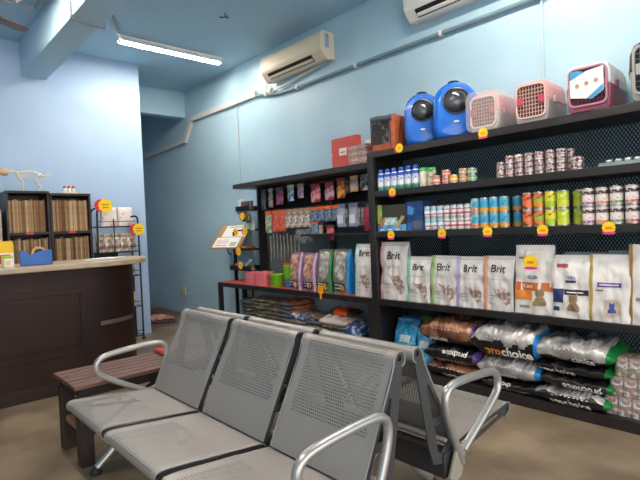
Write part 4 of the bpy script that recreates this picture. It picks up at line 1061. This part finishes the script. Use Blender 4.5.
MB().box(-.075,-.03,-.0915,-.0902,.0,.06).build('blue_corner', mat('print_strongblue','1f6ac0',.5), t)
# ------------------------------------------------------------------ lying pillow sacks
class Sack:
    def __init__(s, L, D, H, seed=0, n=2.6, floor_=-.9):
        s.L, s.D, s.H, s.seed, s.n, s.fl = L, D, H, seed, n, floor_
    def env(s, t):
        a = min(1, abs(t)); return (max(0, 1-a**5))**.55
    def pt(s, t, ph, off=0.0):
        e = s.env(t); h = s.H/2*e+.003; dd_ = s.D/2*(.93+.07*e); n = s.n
        c, q = cos(ph), sin(ph)
        y = dd_*abs(c)**(2/n)*(1 if c > 0 else -1); z = h*abs(q)**(2/n)*(1 if q > 0 else -1)
        wr = noise.noise(Vector((t*3.5+s.seed*7, y*9, s.seed)))*.034+abs(noise.noise(Vector((t*7+s.seed, y*14, 4))))*-.022+noise.noise(Vector((t*11, y*22, s.seed+3)))*.010
        if q > 0: z += wr*e*q
        z = max(z, h*s.fl)
        y += noise.noise(Vector((t*5+s.seed, z*20, 9)))*.012*e
        v = Vector((t*s.L/2, y, z)); 
        o = Vector((0, c, q)); return tuple(v+o*off)
    def front(s, a, b, off=.0065):
        """a along the length, b height at the front face"""
        t = a/(s.L/2); h = s.H/2*s.env(t)+.003; q = max(-.97, min(.97, b/h)); sq = abs(q)**(s.n/2)*(1 if q > 0 else -1)
        ph = pi-math.asin(sq); return s.pt(t, ph, off)
    def build(s, name, mats, parent, zone, nt=96, nph=72):
        m = MB(); ts = [-1+2*i/nt for i in range(nt+1)]; P = [2*pi*(k+.5)/nph for k in range(nph)]
        vs = [s.pt(t, p) for t in ts for p in P]; m.v = vs
        for i in range(nt):
            for k in range(nph):
                m.f.append((i*nph+k, i*nph+(k+1) % nph, (i+1)*nph+(k+1) % nph, (i+1)*nph+k))
                m.m.append(zone((ts[i]+ts[i+1])/2, P[k]+pi/nph))
        for i in (0, nt): m.f.append(tuple(i*nph+k for k in range(nph))); m.m.append(zone(ts[i], pi/2))
        return m.build(name, mats, parent, smooth=True, angle=70)
SBLK = mat('sack_black','141416',.35,.05,bump=.3,bscale=14)
def foil(n, a, b, m_=.45, s=7): return mat('foil_'+n, a, .3, m_, col2=b, scale=s, lo=.4, hi=.65, bump=.7, bscale=12)
FBR = foil('bronze','6a4636','b98a6c'); FSI = foil('silver','8d8c8c','d8d6d4',.3)
ACC = {'purple': mat('acc_purple','5a3f86',.35,.1,bump=.3), 'blue': mat('acc_blue','1f7fc4',.35,.1,bump=.3), 'green': mat('acc_green','127a35',.35,.1,bump=.3)}
LTW = mat('lettering_white','eceae6',.5); LTO = mat('lettering_orange','d98a3a',.5)
def prochoice(label, x, y, z, L, D, H, fm, acc, seed, band='low', flip=False, big=.05, text='prochoice', tx=0, tone=None, cut=.15, rz=0):
    t = thing('dry_food_sack', label, 'pet food sack', (x, y, z+H/2*.9+.001), rz)
    s = Sack(L, D, H, seed)
    def zone(tt, ph):
        if tt > .84: return 2
        zf = sin(ph); nz = noise.noise(Vector((tt*3+seed, 0, 2)))*.35
        if cos(ph) < -.1 or True:
            if band == 'low': return 1 if zf < cut+nz else 0
            if band == 'high': return 1 if zf > -.35+nz else 0
        return 0
    s.build('sack', [fm, SBLK, ACC[acc]], t, zone)
    b0 = -.42*H/2 if band == 'low' else .3*H/2
    if tone:
        n_ = len(text)
        v, f = text2d(text, big, .03); xs = [p[0] for p in v]; w_ = max(xs)-min(xs)
        text_on(text[:3], big, lambda a, b: s.front(tx-w_*.33+a, b0+b), 'lettering', tone, t, .03)
        text_on(text[3:], big, lambda a, b: s.front(tx+w_*.19+a, b0+b), 'lettering', LTW, t, .03)
    else:
        text_on(text, big, lambda a, b: s.front(tx+a, b0+b), 'lettering', LTW, t, .02, flip)
    # row of small print / studs along the front
    m_ = s.H*.16 if band == 'low' else -s.H*.22
    if cut > .8: return t
    for k in range(9):
        c = -L*.22+k*L*.055
        v = [s.front(c+dx, m_+dz, .002) for dx, dz in ((-.005,-.0025),(.005,-.0025),(.005,.0025),(-.005,.0025))]
        if k == 0: mm = MB()
        mm.add(v, [(0,1,2,3)])
    mm.build('small_print', LTW, t)
    return t
# stack of brown sacks
prochoice('bronze prochoice sack with purple end, lowest of the brown stack', -2.10,3.345,S0,.46,.36,.115,FBR,'purple',1,'low',big=.035)
prochoice('bronze sack with upside down lettering, middle of the brown stack', -2.10,3.335,S0+.112,.47,.38,.145,FBR,'purple',2,'high',True,big=.05,tx=.05)
prochoice('bronze prochoice sack with purple end, topmost of the brown stack', -2.12,3.335,S0+.252,.50,.39,.20,FBR,'purple',3,'low',big=.04,tx=-.06,cut=-.3)
# silver sacks with blue ends
prochoice('silver sack with blue end and upside down lettering, lowest of the middle stack', -1.63,3.335,S0,.44,.36,.09,FSI,'blue',4,'high',True,big=.045,text='choice',tx=-.05)
prochoice('silver sack with blue end, middle of the middle stack', -1.645,3.33,S0+.088,.46,.38,.145,FSI,'blue',5,'low',big=.04,cut=-.5,text='')if 0 else prochoice('silver sack with blue end, middle of the middle stack', -1.645,3.33,S0+.088,.46,.38,.145,FSI,'blue',5,'low',big=.035,cut=-.55)
prochoice('silver sack with blue end and big prochoice lettering, topmost of the middle stack', -1.655,3.325,S0+.228,.50,.41,.235,FSI,'blue',6,'low',big=.08,tx=.035,tone=LTO,cut=.05)
# green ended sacks
prochoice('silver prochoice sack with green end, lowest of the right stack', -1.235,3.325,S0,.46,.38,.11,FSI,'green',7,'low',big=.06,cut=.35)
prochoice('black sack with green end and upside down prochoice lettering', -1.215,3.335,S0+.106,.45,.37,.092,SBLK,'green',8,'low',True,big=.055,tx=.05,cut=.9)
prochoice('black prochoice sack with green end, third sack up in the right stack', -1.225,3.335,S0+.192,.45,.37,.088,SBLK,'green',9,'low',False,big=.055,tx=-.09,cut=.9)
prochoice('silver sack with green end and choice lettering, topmost of the right stack', -1.225,3.325,S0+.274,.49,.40,.145,FSI,'green',10,'low',big=.05,text='choice',tx=.08,cut=-.35)
# small light blue bags
LBL = mat('bag_lightblue','2f9fd8',.3,.05,col2='9fd8ee',scale=16,lo=.5,hi=.68,bump=.6,bscale=16)
for k, (x, y_, z, w_, h_, rx, lab) in enumerate(((-2.64,3.28,S0,.22,.36,-8,'left upright light blue bag on the base board'),(-2.44,3.26,S0,.20,.33,-10,'right upright light blue bag beside the brown sacks'))):
    b = Bag(w_,h_,.13,50+k); t = thing('small_feed_bag', lab, 'bag', (x,y_,z+.012), rot=(radians(rx),0,radians(5-12*k)))
    b.build('bag', [LBL,LBL,LBL], t); b.rect(-.5,.5,.45,.62,'white_print', mat('print_paleblue','d5ecf4',.5), t)
b = Bag(.2,.38,.08,57); t = thing('small_feed_bag','yellow green bag behind the light blue bags','bag',(-2.47,3.43,S0+.001)); GY = mat('bag_yellowgreen','8fa83a',.4,col2='5f7a2c',scale=10); b.build('bag',[GY,GY,GY],t)
b = Bag(.2,.36,.08,58); t = thing('small_feed_bag','deep blue bag behind the right light blue bag','bag',(-2.69,3.44,S0+.001)); GB = mat('bag_deepblue','1f5f9a',.4,col2='2f7fc0',scale=10); b.build('bag',[GB,GB,GB],t)
# shrink wrapped can packs
CF = banded('lab_wrap',[(0,'e0d6d0'),(.3,'9a6a5c'),(.55,'e6dedb'),(.8,'b58a80')],blot='7a4f48',bscale=40,lo=.5,hi=.56)
CFG = banded('lab_wrapg',[(0,'dcd8cc'),(.2,'7fa06a'),(.4,'e0d6cc'),(.8,'b59a80')],blot='7a6048',bscale=40,lo=.5,hi=.56)
FILM = clear_film('shrink_film','f0f0f0',.22)
for k, (x, z, lab, mt) in enumerate(((-.915,S0,'shrink wrapped pack of pale cans, lowest of three at the right edge',CF),(-.885,S0+.118,'shrink wrapped pack of pale cans, middle of three at the right edge',CF),(-.855,S0+.236,'shrink wrapped pack of green labelled cans, top of three at the right edge',CFG))):
    t = thing('can_pack', lab, 'can pack', (x,3.30,z+.001), .0)
    for i in range(4):
        for j in range(3):
            c = MB().lathe([(.034,.002),(.0355,.005),(.035,.008),(.035,.104),(.0355,.107),(.033,.110)], 16).build('can', mt, t, smooth=True); c.location = (-.108+.072*i,-.072+.072*j,.0)
    o = rrect(.296,.224,.038)
    MB().loft([[(p[0]*.96,p[1]*.96,.0) for p in o],[(p[0],p[1],.006) for p in o],[(p[0],p[1],.108) for p in o],[(p[0]*.95,p[1]*.95,.115) for p in o]]).build('shrink_film', FILM, t, smooth=True)

# ------------------------------------------------------------------ packets piled under the red board
def packet(name, label, x, y, z, L, D, H, m1, seed, rz=0, grp=None, cat='packet', tilt=0, m2=None):
    s = Sack(L, D, H, seed, 2.2, -.8)
    o = MB(); 
    ob = s.build(name, [m1, m2 or m1], None, lambda t, p: 1 if (m2 and abs(t) > .6) else 0, 18, 16)
    ob.location = (x, y, z+H/2*.8+.001); ob.rotation_euler = (tilt, 0, rz)
    return tag(ob, label, cat, grp)
PKM = [mat('packet_%d'%i, a, .35, .15, col2=b_, scale=18, bump=.5, bscale=22) for i, (a, b_) in enumerate((('55544e','85817a'),('5c5b57','9a968e'),('6a6b58','8f9278'),('4c545c','7c858e'),('6c6258','9a8e80'),('6e6a66','a39e98')))]
n = 0
for lvl in range(7):
    for c in range(4):
        if lvl > 5 and c == 0: continue
        x = -4.98+c*.25+random.uniform(-.02,.02); h_ = .052
        if x > -4.1: continue
        packet('litter_packet','grey green feed packet, %s layer of the %s pile under the red board'%(ORD[lvl],ORD[c]),x,3.37+random.uniform(-.02,.02),.1605+lvl*.043,.27,.26,h_,PKM[(lvl*3+c*2)%6],70+n,random.uniform(-.3,.3),'feed packets under the red board'); n += 1
OB = mat('packet_rust','9a4f36',.4,.05,col2='b98a74',scale=14,bump=.4)
for k in range(3): packet('rust_packet','rusty red packet, %s up on the grey green pile'%ORD[k],-4.14,3.40,.335+k*.048,.26,.26,.058,OB,95+k,.05*k,'rusty red packets')
for k in range(3): packet('grey_packet','plain grey packet, %s layer of the base under the blue and white packets'%ORD[k],-4.02,3.36,.1605+k*.043,.30,.28,.052,PKM[5],190+k,.05*k,'grey base packets')
BW = mat('packet_bluewhite','27509c',.35,.05,col2='dfe4ee',scale=26,lo=.48,hi=.56,bump=.4)
for k in range(4): packet('blue_white_packet','blue and white patterned packet under the red board, %s from the left'%ORD[k],-4.11+(k%2)*.24,3.31+.1*(k//2),.290+.0*(k//2),.24,.13,.075,BW,100+k,.1*(k%2),None)
for k in range(4): packet('pale_packet','tan grey packet, %s layer of the pile in the middle under the red board'%ORD[k],-3.77,3.37,.1605+k*.052,.26,.26,.062,PKM[(k+1)%6],110+k,.1,'tan grey packets')
WP = mat('packet_white','ddd2cc',.4,col2='b59a94',scale=9,lo=.5,hi=.7,bump=.5)
for k in range(3): packet('base_packet','greyish packet, %s layer beneath the white bag'%ORD[k],-3.42,3.37,.1605+k*.05,.40,.28,.06,PKM[(k+2)%6],120+k,.05,'packets beneath the white bag')
packet('white_bag','crumpled white and pinkish bag near the right leg under the red board',-3.44,3.34,.297,.38,.27,.10,WP,130,.05,cat='bag')
packet('navy_packet','navy blue rounded bag with pale print beside the white bag',-3.17,3.31,.1605,.21,.24,.22,mat('packet_navy','27406f',.35,col2='93a6c6',scale=22,lo=.55,hi=.62,bump=.4),131,.1,cat='bag')
packet('orange_packet','orange and dark packet lying on the white bag',-3.40,3.38,.387,.30,.20,.075,mat('packet_orange','e0561f',.4,bump=.3),132,.1,m2=mat('packet_darkend','2b2a26',.4))

# ------------------------------------------------------------------ top of the tall shelves
def shell(o2, ys, name, ma, parent, **k):
    """o2: outline (x,z); ys: list of (y, scale_x, scale_z, cz)"""
    cx = 0
    return MB().loft([[(p[0]*a, y, cz+(p[1]-cz)*b) for p in o2] for y, a, b, cz in ys]).build(name, ma, parent, smooth=True, **k)
BPB = mat('backpack_blue','1668cf',.25,coat=.4)
GLS = mat('bubble_dark','26292c',.08,0,spec=.8,col2='4a4d50',scale=8)
BPK = mat('backpack_black','17181b',.6)
def backpack(label, x, y, w, h, rz):
    t = thing('bubble_backpack', label, 'backpack', (x,y,S1+.0005), rz)
    o = []
    for k in range(25):
        a = pi*k/24; o.append((w/2*cos(a), h-w*.50+w*.50*sin(a)**.9 if 0 else h-w*.5+w*.5*sin(a)))
    o += rrect(w, .12, .05, 0, .06)[10:15]+rrect(w, .12, .05, 0, .06)[15:20]
    # gather unique outline: arch then lower corners
    o = [(w/2*cos(pi*k/24), h-w*.48+w*.48*sin(pi*k/24)) for k in range(25)]+[(-w/2*1.02,h*.3),(-w/2*1.0,.07),(-w/2*.94,.02),(-w/2*.80,.0),(0,.0),(w/2*.80,.0),(w/2*.94,.02),(w/2,.07),(w/2*1.02,h*.3)]
    shell(o, [(-.105,.70,.74,h*.5),(-.10,.86,.89,h*.49),(-.08,.96,.965,h*.47),(-.045,1,1,h*.45),(-.02,1,1,h*.45)], 'front_shell', BPB, t)
    shell(o, [(-.018,1,1,h*.45),(.08,.98,.98,h*.45),(.10,.92,.94,h*.45)], 'back_pack', BPK, t)
    c = (0, h*.645); r = w*.255
    m = MB().lathe([(r,-.110),(r*1.06,-.118),(r*1.16,-.116),(r*1.2,-.100)], 32, (c[0],0,c[1]), 'y', caps=False); m.build('bubble_ring', mat('ring_black','2a2c2f',.3), t, smooth=True)
    MB().lathe([(r*1.02,-.112),(r*.9,-.128),(r*.6,-.142),(r*.3,-.149),(.002,-.151)], 32, (c[0],0,c[1]), 'y').build('bubble_window', GLS, t, smooth=True)
    MB().tube(chaikin([(-.04,.02,h-.005),(-.035,.02,h+.025),(.035,.02,h+.025),(.04,.02,h-.005)],2), .008, 8).build('handle', BPK, t, smooth=True)
    for s in (-1,1): MB().tube(chaikin([(s*w*.28,.10,h*.85),(s*w*.34,.15,h*.7),(s*w*.34,.15,h*.3),(s*w*.3,.10,h*.1)],2), .012, 8).build('strap', BPK, t, smooth=True)
    MB().box(-.018,.018,-.112,-.106,h*.27,h*.30).build('badge', WHITE, t, bevel=.002)
    return t
backpack('shiny blue bubble backpack beside the orange pet bag, partly hidden', -2.39,3.335,.29,.415,.62)
backpack('shiny blue bubble backpack in front, next to the wrapped pink carrier', -2.08,3.315,.325,.425,.66)
t = thing('soft_pet_bag','orange soft pet bag with a dark mesh front and rolled grey flap','pet bag',(-2.70,3.32,S1+.0005),.10)
OR = mat('petbag_orange','b5603a',.7,col2='a2522f',scale=20,bump=.2,bscale=60)
MB().loft([[(p[0],p[1],0) for p in rrect(.235,.30,.03)],[(p[0],p[1],.02) for p in rrect(.245,.31,.03)],[(p[0],p[1],.25) for p in rrect(.235,.30,.03)],[(p[0]*.93,p[1]*.93,.285) for p in rrect(.235,.30,.03)]]).build('body', OR, t, smooth=True)
MB().prism(rrect(.17,.20,.02,-.015,.15), -.158,-.150,'y').build('mesh_window', mat('petbag_mesh','232326',.6,col2='7a7872',scale=16,lo=.55,hi=.7), t)
MB().tube([(-.10+.2*i/6,-.158,.262+.004*sin(i)) for i in range(7)], .022, 10).build('rolled_flap', mat('flap_grey','5a6472',.7), t, smooth=True)
MB().tube([(-.108,-.155,.02),(-.108,-.155,.26)], .004, 6).build('zip', BPK, t); MB().tube([(.085,-.155,.02),(.085,-.155,.26)], .004, 6).build('zip', BPK, t)
MB().tube([(.121,-.10,.02),(.121,-.04,.27)], .004, 6).build('side_seam', BPK, t)
MB().tube(chaikin([(-.05,0,.283),(-.045,0,.315),(.045,0,.315),(.05,0,.283)],2), .008, 8).build('handle', BPK, t, smooth=True)

def carrier(label, x, y, w, h, dp, low, up, door, frame_c, rz, wrap=False, card=False, dark=False):
    t = thing('pet_carrier', label, 'pet carrier', (x,y,S1+.0005), rz)
    hs = h*.50
    def sec(y_, a, b=1.0): # bottom and top outlines
        return a
    lo_ = [(-w*.40,0),(w*.40,0),(w*.45,.012),(w*.50,hs),(-w*.50,hs),(-w*.45,.012)]
    MB().loft([[(p[0]*a, yy_, p[1]) for p in lo_] for yy_, a in ((-dp/2,.96),(-dp/2+.03,1),(dp/2-.03,1),(dp/2,.93))]).build('base_shell', low, t, smooth=True, bevel=.006)
    up_ = [(-w*.50,hs+.002),(w*.50,hs+.002),(w*.485,h*.78),(w*.42,h*.93),(w*.30,h*.985),(-w*.30,h*.985),(-w*.42,h*.93),(-w*.485,h*.78)]
    us_ = MB().loft([[(p[0]*a, yy_, hs+(p[1]-hs)*b) for p in up_] for yy_, a, b in ((-dp/2,.95,.95),(-dp/2+.025,1,1),(dp/2-.04,1,1),(dp/2,.9,.9))]).build('top_shell', up, t, smooth=True, bevel=.006)
    for k in range(5):
        yk = -dp/2+.09+k*(dp-.16)/5
        MB().prism([(w*.488,hs+.04),(w*.506,hs+.04),(w*.492,h*.80),(w*.475,h*.80)], yk, yk+.012, 'y').build('side_rib', up, us_)
    MB().box(-w*.51,w*.51,-dp/2+.02,dp/2-.02,hs-.008,hs+.006).build('rim', up, t, bevel=.003)
    # door
    o = rrect(w*.84,h*.80,.035,0,h*.50); i_ = rrect(w*.76,h*.73,.03,0,h*.50)
    v, f = holed(o, [i_[::-1]], .016)
    dr = MB().add([(p[0],-dp/2-.010+p[2],p[1]) for p in v], f).build('door_frame', frame_c, t, bevel=.002)
    MB().prism(rrect(w*.78,h*.75,.03,0,h*.50), -dp/2-.0015, -dp/2-.0005, 'y').build('dark_inside', mat('carrier_inside_'+('g' if dark else 'r'), '1d1f22' if dark else '4a2a2c', .7), t)
    wires = MB()
    for k in range(1, 9):
        xx_ = -w*.38+w*.76*k/9; wires.tube([(xx_,-dp/2-.012,h*.15),(xx_,-dp/2-.012,h*.85)], .0024, 5)
    for k in range(1, 8):
        zz = h*.14+h*.72*k/8; wires.tube([(-w*.37,-dp/2-.009,zz),(w*.37,-dp/2-.009,zz)], .0024, 5)
    wires.build('door_grille', door, t)
    for s in (-1, 1):
        MB().box(s*w*.30-.02,s*w*.30+.02,-dp/2-.024,-dp/2-.010,h*.42,h*.60).build('latch', PKD if not dark else frame_c, t, bevel=.004)
        MB().box(s*w*.50-.012,s*w*.50+.012,-dp*.30,-dp*.22,hs-.02,hs+.025).build('side_clip', door, t, bevel=.003)
    MB().tube(chaikin([(0,-.07,h*.985),(0,-.06,h*1.06),(0,.06,h*1.06),(0,.07,h*.985)],2), .010, 8).build('handle', up if not card else door, t, smooth=True)
    if card:
        c = MB().prism([(-w*.36,h*.30),(w*.12,h*.22),(w*.36,h*.36),(w*.36,h*.84),(w*.0,h*.80),(-w*.36,h*.66)], -dp/2-.028,-dp/2-.027,'y').build('picture_card', mat('card_white','eef0ee',.5), t)
        MB().prism([(-w*.35,h*.67),(-w*.05,h*.79),(-w*.2,h*.84),(-w*.35,h*.82)], -dp/2-.0292,-dp/2-.0285,'y').build('blue_corner', mat('card_blue','3a9bcf',.5), c)
        MB().prism([(w*.0,h*.245),(w*.13,h*.225),(w*.35,h*.37),(w*.35,h*.48)], -dp/2-.0292,-dp/2-.0285,'y').build('blue_corner', mat('card_blue','3a9bcf',.5), c)
        for k in range(3):
            MB().prism([(-w*.2+k*w*.2+.012*cos(a*pi/4), h*.52+k*.008+.014*sin(a*pi/4)) for a in range(8)], -dp/2-.0292,-dp/2-.0285,'y').build('animal_print', mat('card_tan','c9a088',.5,col2='a8786a',scale=60), c)
    if wrap:
        q = rrect(w*1.12,h*1.04,.05,0,h*.53)
        MB().loft([[(p[0]*a, yy_, p[1]+noise.noise(Vector((p[0]*20,yy_*9,p[1]*20)))*.008) for p in q] for yy_, a in ((-dp/2-.03,.92),(-dp/2-.02,1),(0,1.0),(dp/2,.98))]).build('plastic_wrap', clear_film('carrier_wrap','f2ecec',.26,.2), t, smooth=True)
    return t
LG = mat('carrier_lightgrey','b7b1ae',.45); PK = mat('carrier_pink','dfa8a8',.45); PKD = mat('carrier_rose','b8485c',.45)
carrier('pale pink and grey carrier wrapped in clear plastic', -1.775,3.345,.225,.265,.33,LG,PK,mat('carrier_salmon','c88f8c',.4),mat('frame_cream','e6d3cc',.45),.05,wrap=True)
carrier('pink and grey carrier with dark rose latches, unwrapped', -1.44,3.345,.225,.27,.34,LG,PK,mat('wire_blush','d8b4a8',.4),mat('frame_blush','e3c3bb',.45),.06)
carrier('white and maroon carrier with a blue and white card on its door', -1.095,3.345,.25,.285,.38,mat('carrier_maroon','9a5068',.4),mat('carrier_white','dfdcdc',.4),mat('carrier_plum','8a3f5a',.4),mat('frame_mauve','b07f92',.4),.06,card=True)
carrier('grey and black carrier cut by the right edge of the photo', -.735,3.345,.30,.335,.37,mat('carrier_grey','9a9a96',.45),mat('carrier_charcoal','3b3d40',.45),mat('carrier_wire','8a8c8e',.35,.5),mat('frame_grey','a3a39f',.45),.06,dark=True)
# red sign and flat cartons on the low unit
t = thing('red_sign_box','flat red box with a small white label standing on the low unit','box',(-3.31,3.38,1.8005))
MB().box(-.175,.165,-.03,.03,0,.30).build('carton', mat('box_red','d4534a',.5), t, bevel=.003)
MB().box(-.07,.03,-.0312,-.0302,.13,.20).build('white_label', PAPER, t); MB().box(-.05,.01,-.032,-.0313,.155,.165).build('label_print', RED, t)
MB().box(-.17,-.16,-.0312,-.0302,.14,.155).build('staple', PAPER, t)
for k in range(6):
    o = MB().box(-.12,.12,-.12,.12,0,.0275).build('flat_carton', mat('flat_%d'%(k%2), ('a98a86','c4aba4')[k%2], .6, col2=('6e4a4a','8a6462')[k%2], scale=40, lo=.5, hi=.6), None, bevel=.002, loc=(-3.01+random.uniform(-.008,.008),3.34,1.8005+k*.0282), rot=(0,0,random.uniform(-.05,.05)))
    tag(o, 'pinkish flat carton in the pile by the post, %s from the bottom'%ORD[k], 'carton', 'flat cartons on the low unit')
t = thing('folded_leaflet','white leaflet with a red mark behind the flat carton pile','leaflet',(-3.07,3.50,1.8005))
MB().box(-.10,.10,-.004,.004,0,.26).build('sheet', PAPER, t); MB().box(-.03,-.02,-.0052,-.0042,.16,.25).build('red_mark', RED, t)

# ------------------------------------------------------------------ passage floor
o = MB().box(-8.0,-6.35,2.62,3.5,.0005,.012).build('floor_mat', mat('mat_brown','6a564a',.7,col2='5a4840',scale=12,stretch=(1,8,1)), bevel=.002)
tag(o, 'large brown mat on the passage floor beyond the blue wall', 'mat')
t = pouch; s = Sack(.42,.32,.05,200,2.2,-.8)
o = s.build('patterned_cloth', [mat('cloth_pattern','a35a42',.8,col2='c9b8a4',scale=22,lo=.45,hi=.55,bump=.4)], None, lambda a,b: 0, 24, 20); o.location=(-6.95,3.02,.033)
tag(o, 'orange and beige patterned cloth crumpled on the brown mat', 'cloth')
s = Sack(.5,.12,.03,201,2.2,-.8); o = s.build('dark_cloth', [mat('cloth_dark','3a3438',.8,col2='5a3a3c',scale=22)], None, lambda a,b: 0, 24, 16); o.location=(-6.62,2.86,.026); o.rotation_euler=(0,0,1.0)
tag(o, 'narrow dark cloth lying on the brown mat in front of the patterned one', 'cloth')
s = Sack(.5,.3,.04,202,2.2,-.8); o = s.build('red_cloth', [mat('cloth_red','7a3f3f',.8,col2='54343a',scale=22)], None, lambda a,b: 0, 24, 16); o.location=(-7.75,3.12,.034)
tag(o, 'dull red cloth at the far end of the brown mat', 'cloth')
# ------------------------------------------------------------------ world and view
w = bpy.data.worlds.new('world'); scene.world = w; w.use_nodes = True
w.node_tree.nodes['Background'].inputs[0].default_value = (1.0,.93,.91,1)
w.node_tree.nodes['Background'].inputs[1].default_value = 1.7
vs = scene.view_settings; vs.view_transform = 'Standard'; vs.look = 'None'; vs.gamma = 1; vs.use_curve_mapping = False; vs.exposure = 0.92
